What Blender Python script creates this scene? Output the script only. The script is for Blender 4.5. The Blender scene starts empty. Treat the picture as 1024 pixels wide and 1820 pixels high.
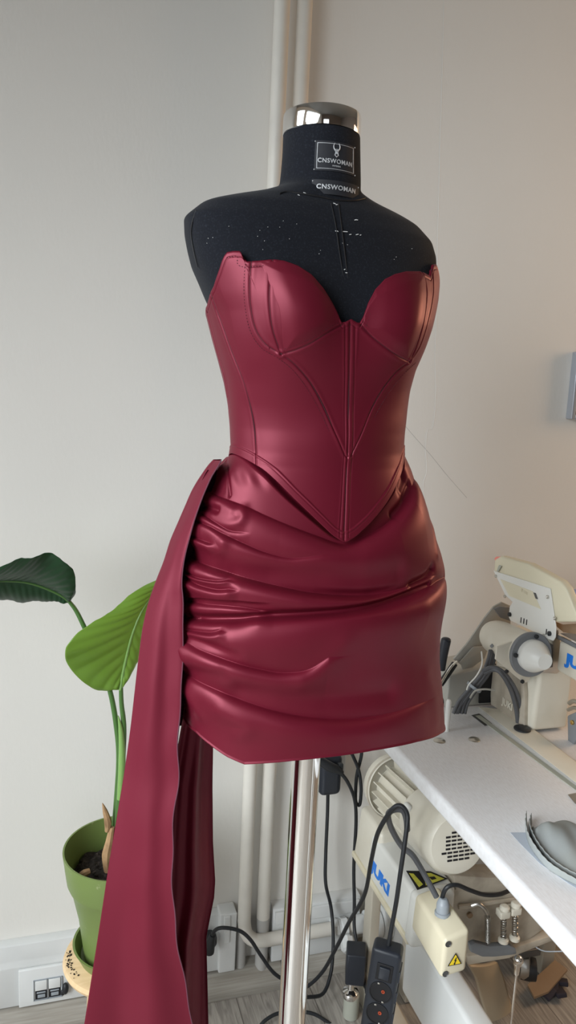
import bpy, bmesh, math, random
import numpy as np
from mathutils import Vector, Matrix, Euler
random.seed(7); np.random.seed(7)
C = bpy.context.scene.collection
scn = bpy.context.scene

# ------------------------------------------------------------------ camera
FPX = 1340.0; YAW, PITCH, ROLL = map(math.radians, (17.0, 9.0, 2.7)); CAM_Z = 1.5
_fwd = np.array([math.sin(YAW)*math.cos(PITCH), math.cos(YAW)*math.cos(PITCH), -math.sin(PITCH)])
_r0 = np.array([math.cos(YAW), -math.sin(YAW), 0.0]); _u0 = np.cross(_r0, _fwd)
_right = _r0*math.cos(ROLL) + _u0*math.sin(ROLL); _up = -_r0*math.sin(ROLL) + _u0*math.cos(ROLL)
_org = np.array([0, 0, CAM_Z])
cd = bpy.data.cameras.new('camera'); cam = bpy.data.objects.new('camera', cd); C.objects.link(cam)
cd.sensor_fit = 'VERTICAL'; cd.sensor_height = 36.0; cd.lens = FPX*36.0/1820.0; cd.clip_start = 0.02
M4 = Matrix.Identity(4)
for i in range(3):
    M4[i][0] = _right[i]; M4[i][1] = _up[i]; M4[i][2] = -_fwd[i]; M4[i][3] = _org[i]
cam.matrix_world = M4
scn.camera = cam

# ------------------------------------------------------------------ world, light, exposure
w = bpy.data.worlds.new('world'); scn.world = w; w.use_nodes = True
w.node_tree.nodes['Background'].inputs[0].default_value = (0.80, 0.90, 1.0, 1)
w.node_tree.nodes['Background'].inputs[1].default_value = 1.0
scn.view_settings.view_transform = 'Standard'; scn.view_settings.look = 'None'
scn.view_settings.gamma = 1.0; scn.view_settings.use_curve_mapping = False
scn.view_settings.exposure = 0.0

def area_light(name, loc, target, sx, sy, power, col, spread=180):
    ld = bpy.data.lights.new(name, 'AREA'); ld.shape = 'RECTANGLE'; ld.size = sx; ld.size_y = sy
    ld.energy = power; ld.color = col; ld.spread = math.radians(spread)
    o = bpy.data.objects.new(name, ld); C.objects.link(o); o.location = loc
    o.rotation_euler = (Vector(target)-Vector(loc)).to_track_quat('-Z', 'Y').to_euler()
    return o
# daylight falling in through the two windows of the left wall and the one behind the camera
area_light('window_daylight', (-1.70, -0.45, 1.66), (0, -0.15, 0.45), 1.6, 1.95, 80, (0.91, 0.965, 1.0), 120)
area_light('window_daylight', (-1.70, 1.02, 1.66), (0, 1.02, 0.65), 0.62, 1.95, 9, (0.92, 0.97, 1.0), 130)
area_light('window_daylight', (-0.55, -3.06, 1.5), (-0.2, 0, 1.0), 1.1, 1.5, 6, (0.95, 0.98, 1.0))
# warm wall lamp far right
area_light('wall_lamp_light', (2.80, 1.28, 1.9), (1.3, 1.68, 1.2), 0.7, 0.9, 21, (1.0, 0.65, 0.38))

# ------------------------------------------------------------------ pixel -> point helpers (depth always given)
def _ray(x, y): return _fwd + _right*(x-512)/FPX + _up*(910-y)/FPX
def at_x(x, y, X): d = _ray(x, y); return Vector(_org + d*((X-_org[0])/d[0]))
def at_y(x, y, Y): d = _ray(x, y); return Vector(_org + d*((Y-_org[1])/d[1]))
def at_z(x, y, Z): d = _ray(x, y); return Vector(_org + d*((Z-_org[2])/d[2]))
def project(P):
    d = np.asarray(P) - _org; z = d @ _fwd
    return np.stack([512+FPX*(d @ _right)/z, 910-FPX*(d @ _up)/z], -1)

# ------------------------------------------------------------------ materials
def mat(name, col, rough=0.5, metal=0.0, spec=0.5, noise=None, bump=None, coat=0.0, sheen=0.0, **kw):
    m = bpy.data.materials.new(name); m.use_nodes = True; nt = m.node_tree
    b = nt.nodes['Principled BSDF']
    b.inputs['Base Color'].default_value = (*col, 1); b.inputs['Roughness'].default_value = rough
    b.inputs['Metallic'].default_value = metal; b.inputs['Specular IOR Level'].default_value = spec
    b.inputs['Coat Weight'].default_value = coat; b.inputs['Sheen Weight'].default_value = sheen
    for k, v in kw.items(): b.inputs[k].default_value = v
    tc = nt.nodes.new('ShaderNodeTexCoord')
    if noise:   # (scale, colour2, lo, hi)
        n = nt.nodes.new('ShaderNodeTexNoise'); n.inputs['Scale'].default_value = noise[0]; n.inputs['Detail'].default_value = 6
        r = nt.nodes.new('ShaderNodeValToRGB'); r.color_ramp.elements[0].position = noise[2]; r.color_ramp.elements[1].position = noise[3]
        r.color_ramp.elements[0].color = (*col, 1); r.color_ramp.elements[1].color = (*noise[1], 1)
        mp = nt.nodes.new('ShaderNodeMapping')
        if len(noise) > 4: mp.inputs['Scale'].default_value = noise[4]
        nt.links.new(tc.outputs['Object'], mp.inputs[0]); nt.links.new(mp.outputs[0], n.inputs['Vector'])
        nt.links.new(n.outputs['Fac'], r.inputs[0]); nt.links.new(r.outputs[0], b.inputs['Base Color'])
    if bump:    # (scale, strength, distance[, stretch])
        n2 = nt.nodes.new('ShaderNodeTexNoise'); n2.inputs['Scale'].default_value = bump[0]; n2.inputs['Detail'].default_value = 5
        mp2 = nt.nodes.new('ShaderNodeMapping')
        if len(bump) > 3: mp2.inputs['Scale'].default_value = bump[3]
        bp = nt.nodes.new('ShaderNodeBump'); bp.inputs['Strength'].default_value = bump[1]; bp.inputs['Distance'].default_value = bump[2]
        nt.links.new(tc.outputs['Object'], mp2.inputs[0]); nt.links.new(mp2.outputs[0], n2.inputs['Vector'])
        nt.links.new(n2.outputs['Fac'], bp.inputs['Height']); nt.links.new(bp.outputs[0], b.inputs['Normal'])
    return m

M = {}
SATIN = (0.134, 0.0076, 0.0205)
def satin(name, col, **kw):
    m = mat(name, col, rough=0.43, metal=0.26, spec=0.5, sheen=0.0, **kw)
    b = m.node_tree.nodes['Principled BSDF']
    b.inputs['Sheen Tint'].default_value = (1.0, 0.35, 0.5, 1); b.inputs['Sheen Roughness'].default_value = 0.4
    b.inputs['Specular Tint'].default_value = (1.0, 0.62, 0.68, 1)
    return m
M['satin'] = satin('burgundy_satin', SATIN, bump=(900, 0.05, 0.0003))
M['satin_matte'] = satin('burgundy_satin_train', (0.140, 0.0086, 0.0230), bump=(900, 0.05, 0.0003)); M['satin_matte'].node_tree.nodes['Principled BSDF'].inputs['Roughness'].default_value = 0.50; M['satin_matte'].node_tree.nodes['Principled BSDF'].inputs['Metallic'].default_value = 0.25
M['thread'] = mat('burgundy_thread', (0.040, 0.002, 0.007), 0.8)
M['raw_edge'] = mat('overlocked_edge', (0.11, 0.03, 0.05), 0.9)
M['form_black'] = mat('black_jersey', (0.0060, 0.0072, 0.0112), 0.92, spec=0.2, sheen=0.06, noise=(420, (0.017, 0.020, 0.028), 0.52, 0.80), bump=(900, 0.25, 0.0006))
M['label_black'] = mat('woven_label_black', (0.012, 0.013, 0.018), 0.7)
M['label_silver'] = mat('woven_label_silver', (0.55, 0.56, 0.58), 0.5, metal=0.3)
M['lint'] = mat('white_lint', (0.75, 0.75, 0.75), 0.9)
M['chrome'] = mat('polished_chrome', (0.86, 0.85, 0.83), 0.06, metal=1.0)
M['brushed'] = mat('worn_steel', (0.50, 0.49, 0.46), 0.32, metal=1.0)
M['nickel'] = mat('dull_nickel', (0.55, 0.53, 0.48), 0.28, metal=1.0)
M['wall'] = mat('painted_wallpaper', (0.735, 0.718, 0.675), 0.85, spec=0.25, noise=(1.4, (0.765, 0.748, 0.705), 0.35, 0.7), bump=(130, 0.22, 0.0014, (1, 1, 0.45)))
M['wall_dark'] = mat('darkened_brown_wall', (0.16, 0.13, 0.11), 0.8)  # unseen walls, coloured dark to cut bounce light and dim the reflections
M['trunk'] = mat('white_painted_trunking', (0.70, 0.71, 0.70), 0.55, noise=(6, (0.60, 0.61, 0.60), 0.45, 0.75))
M['pipe'] = mat('cream_painted_pipe', (0.66, 0.63, 0.57), 0.38, noise=(9, (0.58, 0.55, 0.50), 0.5, 0.8))
M['pipe_worn'] = mat('grey_scuffed_paint', (0.42, 0.41, 0.39), 0.6)
M['ceiling'] = mat('ceiling_paint', (0.27, 0.265, 0.25), 0.9)
M['cream'] = mat('aged_cream_enamel', (0.66, 0.625, 0.53), 0.33, noise=(14, (0.60, 0.555, 0.45), 0.45, 0.8), bump=(180, 0.06, 0.0006))
M['cream_dirty'] = mat('oily_cream_casting', (0.46, 0.41, 0.33), 0.45, noise=(22, (0.30, 0.255, 0.20), 0.45, 0.75), bump=(60, 0.15, 0.001))
M['cream_white'] = mat('off_white_enamel', (0.70, 0.70, 0.66), 0.26)
M['yellow_cream'] = mat('yellowed_plastic', (0.68, 0.62, 0.46), 0.38)
M['yellow_pale'] = mat('yellowed_pale_plastic', (0.66, 0.615, 0.46), 0.42)
M['laminate'] = mat('white_linen_laminate', (0.70, 0.70, 0.71), 0.34, noise=(70, (0.63, 0.62, 0.62), 0.40, 0.70, (6, 1, 1)), bump=(300, 0.05, 0.0002, (8, 1, 1)))
M['steel_white'] = mat('white_powder_coat', (0.62, 0.63, 0.62), 0.25)
M['steel_beige'] = mat('beige_powder_coat', (0.50, 0.46, 0.38), 0.4)
M['gasket'] = mat('grey_green_gasket', (0.38, 0.39, 0.33), 0.6)
M['grey_plastic'] = mat('grey_plastic', (0.17, 0.18, 0.19), 0.45)
M['light_grey'] = mat('light_grey_plastic', (0.30, 0.33, 0.36), 0.4)
M['warm_grey'] = mat('warm_grey_cover', (0.36, 0.35, 0.31), 0.45)
M['dark_grey'] = mat('dark_grey_metal', (0.10, 0.10, 0.10), 0.35, metal=0.5)
M['rubber'] = mat('black_rubber', (0.012, 0.014, 0.017), 0.5)
M['black'] = mat('black_plastic', (0.017, 0.021, 0.030), 0.42)
M['deep_black'] = mat('deep_black_plastic', (0.005, 0.005, 0.007), 0.6)
M['orange'] = mat('orange_contact', (0.40, 0.06, 0.02), 0.4)
M['cable_grey'] = mat('grey_cable_sheath', (0.095, 0.098, 0.105), 0.42)
M['blue_print'] = mat('blue_lettering', (0.015, 0.19, 0.70), 0.4)
M['warn_yellow'] = mat('warning_yellow', (0.85, 0.62, 0.02), 0.4)
M['warn_dirty'] = mat('faded_warning_yellow', (0.52, 0.50, 0.06), 0.5, noise=(60, (0.30, 0.28, 0.05), 0.5, 0.75))
M['brass'] = mat('brass_screw', (0.65, 0.45, 0.16), 0.3, metal=1.0)
M['pot'] = mat('green_plastic_pot', (0.155, 0.215, 0.06), 0.42, noise=(55, (0.30, 0.34, 0.17), 0.68, 0.76))
M['soil'] = mat('dark_potting_soil', (0.018, 0.013, 0.010), 0.95, noise=(90, (0.10, 0.075, 0.06), 0.5, 0.8), bump=(70, 1.0, 0.01))
M['husk'] = mat('dry_husk', (0.42, 0.26, 0.13), 0.75, noise=(40, (0.20, 0.11, 0.05), 0.4, 0.75))
M['wood'] = mat('pale_birch', (0.74, 0.54, 0.32), 0.45, noise=(14, (0.66, 0.46, 0.25), 0.4, 0.7, (1, 9, 1)))
M['wood_grey'] = mat('grey_wood_trim', (0.30, 0.275, 0.235), 0.5, noise=(16, (0.42, 0.395, 0.35), 0.35, 0.7, (0.5, 6, 14)))
M['steel_grey_cloth'] = mat('grey_blue_cloth', (0.33, 0.355, 0.355), 0.6, noise=(8, (0.28, 0.295, 0.27), 0.4, 0.7), bump=(500, 0.2, 0.0005))
M['paper'] = mat('blue_grey_paper', (0.42, 0.46, 0.52), 0.7)
M['cardboard'] = mat('brown_cardboard', (0.28, 0.19, 0.115), 0.8)
M['rag_dark'] = mat('dark_fabric_scraps', (0.03, 0.025, 0.035), 0.85)
M['kraft'] = mat('beige_vinyl_band', (0.50, 0.42, 0.30), 0.35)
M['frame_silver'] = mat('silver_picture_frame', (0.42, 0.45, 0.50), 0.35, metal=0.4)
M['pink'] = mat('pink_marker_cap', (0.80, 0.25, 0.20), 0.4)
M['tag_blue'] = mat('blue_white_tag', (0.42, 0.46, 0.62), 0.4)
M['glass'] = mat('glass_pane', (1, 1, 1), 0.02, spec=0.5); M['glass'].node_tree.nodes['Principled BSDF'].inputs['Transmission Weight'].default_value = 1.0
M['poster'] = mat('dark_print', (0.02, 0.02, 0.022), 0.4)

def plank_floor():
    m = bpy.data.materials.new('grey_oak_laminate'); m.use_nodes = True; nt = m.node_tree; b = nt.nodes['Principled BSDF']
    tc = nt.nodes.new('ShaderNodeTexCoord'); mp = nt.nodes.new('ShaderNodeMapping'); mp.inputs['Rotation'].default_value = (0, 0, math.radians(90))
    br = nt.nodes.new('ShaderNodeTexBrick'); br.inputs['Scale'].default_value = 1.0; br.inputs['Brick Width'].default_value = 1.2; br.inputs['Row Height'].default_value = 0.19
    br.inputs['Mortar Size'].default_value = 0.0015; br.inputs['Color1'].default_value = (0.42, 0.395, 0.36, 1); br.inputs['Color2'].default_value = (0.36, 0.335, 0.305, 1); br.inputs['Mortar'].default_value = (0.16, 0.145, 0.13, 1)
    wv = nt.nodes.new('ShaderNodeTexNoise'); wv.inputs['Scale'].default_value = 9; wv.inputs['Detail'].default_value = 8; wv.inputs['Distortion'].default_value = 1.5
    mp2 = nt.nodes.new('ShaderNodeMapping'); mp2.inputs['Scale'].default_value = (9, 0.8, 1)
    rp = nt.nodes.new('ShaderNodeValToRGB'); rp.color_ramp.elements[0].position = 0.38; rp.color_ramp.elements[0].color = (0.62, 0.60, 0.58, 1); rp.color_ramp.elements[1].position = 0.65; rp.color_ramp.elements[1].color = (1.1, 1.08, 1.05, 1)
    mx = nt.nodes.new('ShaderNodeMix'); mx.data_type = 'RGBA'; mx.blend_type = 'MULTIPLY'; mx.inputs[0].default_value = 0.9
    L = nt.links.new
    L(tc.outputs['Object'], mp.inputs[0]); L(mp.outputs[0], br.inputs['Vector']); L(tc.outputs['Object'], mp2.inputs[0]); L(mp2.outputs[0], wv.inputs['Vector'])
    L(wv.outputs['Fac'], rp.inputs[0]); L(br.outputs['Color'], mx.inputs[6]); L(rp.outputs[0], mx.inputs[7]); L(mx.outputs[2], b.inputs['Base Color'])
    b.inputs['Roughness'].default_value = 0.42
    return m
M['floor'] = plank_floor()

def leaf_mat(name, col, trans):
    m = mat(name, col, 0.33, spec=0.5); nt = m.node_tree; b = nt.nodes['Principled BSDF']
    t = nt.nodes.new('ShaderNodeBsdfTranslucent'); t.inputs[0].default_value = (*trans, 1)
    mx = nt.nodes.new('ShaderNodeMixShader'); mx.inputs[0].default_value = 0.42
    out = nt.nodes['Material Output']
    nt.links.new(b.outputs[0], mx.inputs[1]); nt.links.new(t.outputs[0], mx.inputs[2]); nt.links.new(mx.outputs[0], out.inputs[0])
    return m
M['leaf_dark'] = leaf_mat('dark_green_leaf', (0.022, 0.075, 0.030), (0.04, 0.13, 0.03))
M['leaf_light'] = leaf_mat('fresh_green_leaf', (0.20, 0.35, 0.06), (0.50, 0.68, 0.07))
M['stem'] = mat('green_stem', (0.065, 0.15, 0.035), 0.35)
M['midrib'] = mat('pale_green_midrib', (0.20, 0.36, 0.10), 0.4)

# ------------------------------------------------------------------ mesh building
class MB:
    def __init__(s): s.v = []; s.f = []
    def add(s, vs, fs):
        n = len(s.v); s.v += [tuple(v) for v in vs]; s.f += [tuple(i+n for i in f) for f in fs]; return s
    def bm(s, bm, mtx=None):
        bm.verts.ensure_lookup_table(); bm.verts.index_update()
        vs = [(mtx @ v.co if mtx else v.co) for v in bm.verts]
        s.add(vs, [[v.index for v in f.verts] for f in bm.faces]); bm.free(); return s
    def box(s, c, size, r=0.0, rot=None, seg=3):
        bm = bmesh.new(); bmesh.ops.create_cube(bm, size=1.0)
        for v in bm.verts: v.co = Vector((v.co.x*size[0], v.co.y*size[1], v.co.z*size[2]))
        if r > 0: bmesh.ops.bevel(bm, geom=list(bm.edges), offset=r, segments=seg, profile=0.5, affect='EDGES')
        m = Matrix.Translation(Vector(c)) @ (rot.to_4x4() if rot else Matrix.Identity(4))
        return s.bm(bm, m)
    def span(s, x0, x1, y0, y1, z0, z1, r=0.0, seg=3):
        return s.box(((x0+x1)/2, (y0+y1)/2, (z0+z1)/2), (abs(x1-x0), abs(y1-y0), abs(z1-z0)), r, seg=seg)
    def hull8(s, pts, r=0.0, seg=3):
        """box from eight corners: bottom loop 0-3, top loop 4-7"""
        bm = bmesh.new(); vs = [bm.verts.new(p) for p in pts]
        for f in ((3,2,1,0),(4,5,6,7),(0,1,5,4),(1,2,6,5),(2,3,7,6),(3,0,4,7)): bm.faces.new([vs[i] for i in f])
        bmesh.ops.recalc_face_normals(bm, faces=list(bm.faces))
        if r > 0: bmesh.ops.bevel(bm, geom=list(bm.edges), offset=r, segments=seg, profile=0.5, affect='EDGES')
        return s.bm(bm)
    def prism(s, poly, origin, u, v, depth, r=0.0, seg=2):
        """closed outline in the (u, v) frame, extruded along u x v by depth"""
        o = Vector(origin); u = Vector(u).normalized(); v = Vector(v).normalized(); n = u.cross(v).normalized()
        bm = bmesh.new(); a = [bm.verts.new(o+u*p[0]+v*p[1]) for p in poly]; b = [bm.verts.new(o+u*p[0]+v*p[1]+n*depth) for p in poly]
        k = len(poly); bm.faces.new(a[::-1]); bm.faces.new(b)
        for i in range(k): bm.faces.new((a[i], a[(i+1) % k], b[(i+1) % k], b[i]))
        bmesh.ops.recalc_face_normals(bm, faces=list(bm.faces))
        if r > 0: bmesh.ops.bevel(bm, geom=list(bm.edges), offset=r, segments=seg, profile=0.5, affect='EDGES', clamp_overlap=True)
        return s.bm(bm)
    def slab(s, pts, nrm, depth, r=0.0, seg=2):
        """polygon of 3D points given real thickness along nrm"""
        d = Vector(nrm).normalized()*depth; pts = [Vector(p) for p in pts]
        bm = bmesh.new(); a = [bm.verts.new(p) for p in pts]; b = [bm.verts.new(p+d) for p in pts]; k = len(pts)
        bm.faces.new(a[::-1]); bm.faces.new(b)
        for i in range(k): bm.faces.new((a[i], a[(i+1) % k], b[(i+1) % k], b[i]))
        bmesh.ops.recalc_face_normals(bm, faces=list(bm.faces))
        if r > 0: bmesh.ops.bevel(bm, geom=list(bm.edges), offset=r, segments=seg, profile=0.5, affect='EDGES', clamp_overlap=True)
        return s.bm(bm)
    def lathe(s, prof, origin, axis=(0, 0, 1), seg=48, arc=None, capped=True):
        """prof: list of (radius, height)"""
        o = Vector(origin); q = Vector((0, 0, 1)).rotation_difference(Vector(axis).normalized())
        vs = []; fs = []; n = len(prof)
        for i in range(seg):
            t = 2*math.pi*i/seg
            for r, h in prof: vs.append(o + q @ Vector((r*math.cos(t), r*math.sin(t), h)))
        for i in range(seg):
            j = (i+1) % seg
            for k in range(n-1): fs.append((i*n+k, j*n+k, j*n+k+1, i*n+k+1))
        if capped and prof[0][0] > 1e-6: fs.append(tuple(i*n for i in range(seg))[::-1])
        if capped and prof[-1][0] > 1e-6: fs.append(tuple(i*n+n-1 for i in range(seg)))
        return s.add(vs, fs)
    def tube(s, pts, r, seg=12, smooth=8, closed=False):
        """round tube through points; r a number or one radius per point"""
        P = [Vector(p) for p in pts]; R = [r]*len(P) if not hasattr(r, '__len__') else list(r)
        if smooth > 1 and len(P) > 2:
            Q = []; RR = []; n = len(P)
            rng = range(n if closed else n-1)
            for i in rng:
                g = (lambda k: P[k % n]) if closed else (lambda k: P[min(max(k, 0), n-1)])
                p0, p1, p2, p3 = g(i-1), g(i), g(i+1), g(i+2)
                for j in range(smooth):
                    t = j/smooth
                    Q.append(0.5*((2*p1)+(p2-p0)*t+(2*p0-5*p1+4*p2-p3)*t*t+(3*p1-p0-3*p2+p3)*t**3)); RR.append(R[i]*(1-t)+R[(i+1) % n]*t)
            if not closed: Q.append(P[-1]); RR.append(R[-1])
            P, R = Q, RR
        n = len(P); T = []
        for i in range(n):
            a = P[(i-1) % n] if closed or i > 0 else P[i]; b = P[(i+1) % n] if closed or i < n-1 else P[i]
            t = (b-a); T.append(t.normalized() if t.length > 1e-9 else Vector((0, 0, 1)))
        nv = T[0].orthogonal().normalized(); vs = []; fs = []
        for i in range(n):
            nv = (nv - T[i]*nv.dot(T[i])); nv = nv.normalized() if nv.length > 1e-6 else T[i].orthogonal().normalized()
            bn = T[i].cross(nv)
            for k in range(seg):
                a = 2*math.pi*k/seg; vs.append(P[i]+(nv*math.cos(a)+bn*math.sin(a))*R[i])
        for i in range(n if closed else n-1):
            i2 = (i+1) % n
            for k in range(seg):
                k2 = (k+1) % seg; fs.append((i*seg+k, i*seg+k2, i2*seg+k2, i2*seg+k))
        if not closed:
            fs.append(tuple(range(seg))[::-1]); fs.append(tuple((n-1)*seg+k for k in range(seg)))
        return s.add(vs, fs)
    def ball(s, c, r, sc=(1, 1, 1), seg=16):
        bm = bmesh.new(); bmesh.ops.create_uvsphere(bm, u_segments=seg, v_segments=max(6, seg//2), radius=r)
        for v in bm.verts: v.co = Vector((v.co.x*sc[0], v.co.y*sc[1], v.co.z*sc[2]))
        return s.bm(bm, Matrix.Translation(Vector(c)))

def root_of(o):
    while o.parent: o = o.parent
    return o
def link_mesh(name, me, m, parent=None, smooth=True, angle=35):
    o = bpy.data.objects.new(name, me); C.objects.link(o)
    if m: me.materials.append(m)
    if smooth:
        me.polygons.foreach_set('use_smooth', [True]*len(me.polygons))
        if angle: me.set_sharp_from_angle(angle=math.radians(angle))
    if parent:
        me.transform(Matrix.Translation(-root_of(parent).location)); o.parent = parent
    me.update(); return o
def obj(name, mb, m, parent=None, smooth=True, angle=35, kind=None):
    me = bpy.data.meshes.new(name); me.from_pydata([tuple(v) for v in mb.v], [], mb.f); me.validate()
    o = link_mesh(name, me, m, parent, smooth, angle)
    if parent is None:       # origin at the base centre
        co = np.array([v.co for v in me.vertices]); c = Vector(((co[:, 0].min()+co[:, 0].max())/2, (co[:, 1].min()+co[:, 1].max())/2, co[:, 2].min()))
        me.transform(Matrix.Translation(-c)); o.location = c
    if kind: o['kind'] = kind
    return o
def thing(name, label, cat, loc, group=None):
    o = bpy.data.objects.new(name, None); C.objects.link(o); o.location = loc; o.empty_display_size = 0.05
    return tag(o, label, cat, group)
def tag(o, label, cat, group=None):
    o['label'] = label; o['category'] = cat
    if group: o['group'] = group
    return o
def note(o, label): o['label'] = label; return o
def struct(name, mb, m, parent=None, **k):
    o = obj(name, mb, m, parent, **k)
    if parent is None: o['kind'] = 'structure'
    return o
def grid_mesh(name, P, m, parent=None, closed_u=False, thick=None, angle=None, mask=None):
    """P: (rows, cols, 3) array -> quad mesh"""
    r, c, _ = P.shape; idx = np.arange(r*c).reshape(r, c)
    if closed_u: idx = np.concatenate([idx, idx[:, :1]], 1)
    f = np.stack([idx[:-1, :-1], idx[1:, :-1], idx[1:, 1:], idx[:-1, 1:]], -1)
    if mask is not None: f = f[mask]
    f = f.reshape(-1, 4)
    me = bpy.data.meshes.new(name); me.vertices.add(r*c); me.vertices.foreach_set('co', P.reshape(-1).astype(np.float32))
    me.loops.add(f.size); me.loops.foreach_set('vertex_index', f.reshape(-1).astype(np.int32))
    me.polygons.add(len(f)); me.polygons.foreach_set('loop_start', np.arange(0, f.size, 4).astype(np.int32))
    me.update(calc_edges=True); me.validate()
    o = link_mesh(name, me, m, parent, True, angle)
    return o
def text_mesh(body, size, depth=0.0006, bold=0.0, space=1.0):
    cu = bpy.data.curves.new('lettering', 'FONT'); cu.body = body; cu.size = size; cu.extrude = depth/2; cu.offset = bold
    cu.align_x = 'CENTER'; cu.align_y = 'CENTER'; cu.space_character = space; cu.resolution_u = 3
    t = bpy.data.objects.new('lettering', cu); C.objects.link(t)
    dg = bpy.context.evaluated_depsgraph_get(); dg.update()
    me = bpy.data.meshes.new_from_object(t.evaluated_get(dg))
    vs = [v.co.copy() for v in me.vertices]; fs = [tuple(p.vertices) for p in me.polygons]
    bpy.data.objects.remove(t); bpy.data.meshes.remove(me)
    return vs, fs
def put_text(mb, body, size, origin, u, v, depth=0.0006, bold=0.0, space=1.0, sx=1.0, shear=0.0):
    vs, fs = text_mesh(body, size, depth, bold, space); o = Vector(origin); u = Vector(u).normalized(); v = Vector(v).normalized(); n = u.cross(v)
    mb.add([o+u*((p.x+shear*p.y)*sx)+v*p.y+n*p.z for p in vs], fs); return mb
def px_lines(pts, X=None, Y=None, Z=None):
    return [at_x(*p, X) if X is not None else at_y(*p, Y) if Y is not None else at_z(*p, Z) for p in pts]
def path(pts):
    """pts: (px, py, Y) -> 3D points"""
    return [at_y(p[0], p[1], p[2]) for p in pts]

# ================================================================== SETTING
WY = 1.68
struct('floor', MB().span(-1.6, 3.2, -3.0, WY, -0.05, 0), M['floor'])
struct('ceiling', MB().span(-1.6, 3.2, -3.0, WY, 2.9, 2.95), M['ceiling'])
struct('wall_back', MB().span(-1.7, 3.3, WY, WY+0.15, -0.05, 2.95), M['wall'])
struct('wall_right', MB().span(3.2, 3.3, -3.1, WY, -0.05, 2.95), M['wall_dark'])
# left wall with two window openings, front wall (behind the camera) with one
wl = MB()
def wall_x(mb, x0, x1, y0, y1, holes):
    ys = [y0]
    for a, b, z0, z1 in holes:
        mb.span(x0, x1, ys[-1], a, -0.05, 2.95); mb.span(x0, x1, a, b, -0.05, z0); mb.span(x0, x1, a, b, z1, 2.95); ys.append(b)
    mb.span(x0, x1, ys[-1], y1, -0.05, 2.95)
wall_x(wl, -1.72, -1.6, -3.1, WY, [(-1.25, 0.35, 0.67, 2.72), (0.69, 1.35, 0.67, 2.72)])
struct('wall_left', wl, M['wall'])
wf = MB(); wf.span(-1.6, -1.15, -3.12, -3.0, -0.05, 2.95).span(0.05, 3.2, -3.12, -3.0, -0.05, 2.95).span(-1.15, 0.05, -3.12, -3.0, -0.05, 0.7).span(-1.15, 0.05, -3.12, -3.0, 2.3, 2.95)
struct('wall_front', wf, M['wall_dark'])
def window(n, horizontal, a, b, z0, z1):
    root = bpy.data.objects.new('window_%d' % n, None); C.objects.link(root); root['kind'] = 'structure'
    fr = MB(); t = 0.05
    def sp(u0, u1, za, zb, d0, d1):
        if horizontal: return ((u0, u1), (d0-3.09, d1-3.09), (za, zb))
        return ((d0-1.69, d1-1.69), (u0, u1), (za, zb))
    root.location = ((a+b)/2, -3.06, z0) if horizontal else (-1.66, (a+b)/2, z0)
    for q in (sp(a, a+t, z0, z1, 0.05, .085), sp(b-t, b, z0, z1, 0.05, .085), sp(a+t, b-t, z0, z0+t, 0.05, .085), sp(a+t, b-t, z1-t, z1, 0.05, .085), sp((a+b)/2-.02, (a+b)/2+.02, z0+t, z1-t, 0.05, .085)):
        fr.span(q[0][0], q[0][1], q[1][0], q[1][1], q[2][0], q[2][1], 0.004, 1)
    obj('window_frame', fr, M['steel_white'], root)
window(1, False, -1.25, 0.35, 0.67, 2.72); window(2, False, 0.69, 1.35, 0.67, 2.72); window(3, True, -1.15, 0.05, 0.7, 2.3)

# hairline wallpaper seam and crack, real raised paint lines on the back wall
sm = MB()
sm.tube(px_lines([(790, 0), (786, 150), (779, 400), (776, 560), (774, 640), (775, 700), (770, 758), (760, 766), (757, 800), (759, 835), (753, 860), (755, 900), (752, 960)], Y=WY+0.0002), 0.0008, 6)
struct('trim_1', sm, M['wall'])
ck = MB(); ck.tube(px_lines([(716, 752), (740, 780), (765, 808), (795, 845), (830, 885)], Y=WY+0.0002), 0.0006, 5)
struct('trim_2', ck, M['pipe_worn'])

# grey wood skirting at the foot of the wall
bb = MB(); bb.prism([(0, 0), (0.062, 0), (0.062, 0.022), (0.050, 0.046), (0.036, 0.058), (0.0, 0.062)], (-1.6, WY, 0), (0, -1, 0), (0, 0, 1), -2.14, 0.002)
bb.prism([(0, 0), (0.046, 0), (0.046, 0.022), (0.036, 0.046), (0.026, 0.055), (0.0, 0.058)], (0.541, WY, 0), (0, -1, 0), (0, 0, 1), -2.6, 0.002)
struct('baseboard_back', bb, M['wood_grey'])

# white cable trunking: left run (dress hides its right end), right run with lid
tr = MB()
tr.prism([(0, 0), (0.034, 0), (0.034, 0.100), (0.028, 0.112), (0.022, 0.148), (0, 0.152)], (-1.6, WY, 0.064), (0, -1, 0), (0, 0, 1), -1.98, 0.002)
t0 = thing('cable_trunking', 'white painted wall trunking running behind the green pot, left of the pipes', 'cable trunking', (-0.6, WY-0.02, 0.064))
obj('channel', tr, M['trunk'], t0)
ec = MB().span(0.375, 0.418, WY-0.046, WY, 0.064, 0.225, 0.004); ec.span(0.385, 0.40, WY-0.052, WY, 0.150, 0.222, 0.002)
obj('end_cap', ec, M['trunk'], t0)
t1 = thing('cable_trunking', 'white painted wall trunking with a lid, behind the chrome pole and right of the pipes', 'cable trunking', (0.63, WY-0.02, 0.060))
tr = MB().prism([(0, 0), (0.034, 0), (0.034, 0.100), (0.030, 0.146), (0, 0.150)], (0.515, WY, 0.060), (0, -1, 0), (0, 0, 1), -0.238, 0.002)
obj('channel', tr, M['trunk'], t1)
obj('lid', MB().span(0.520, 0.748, WY-0.038, WY-0.03, 0.166, 0.20, 0.002), M['trunk'], t1)

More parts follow.
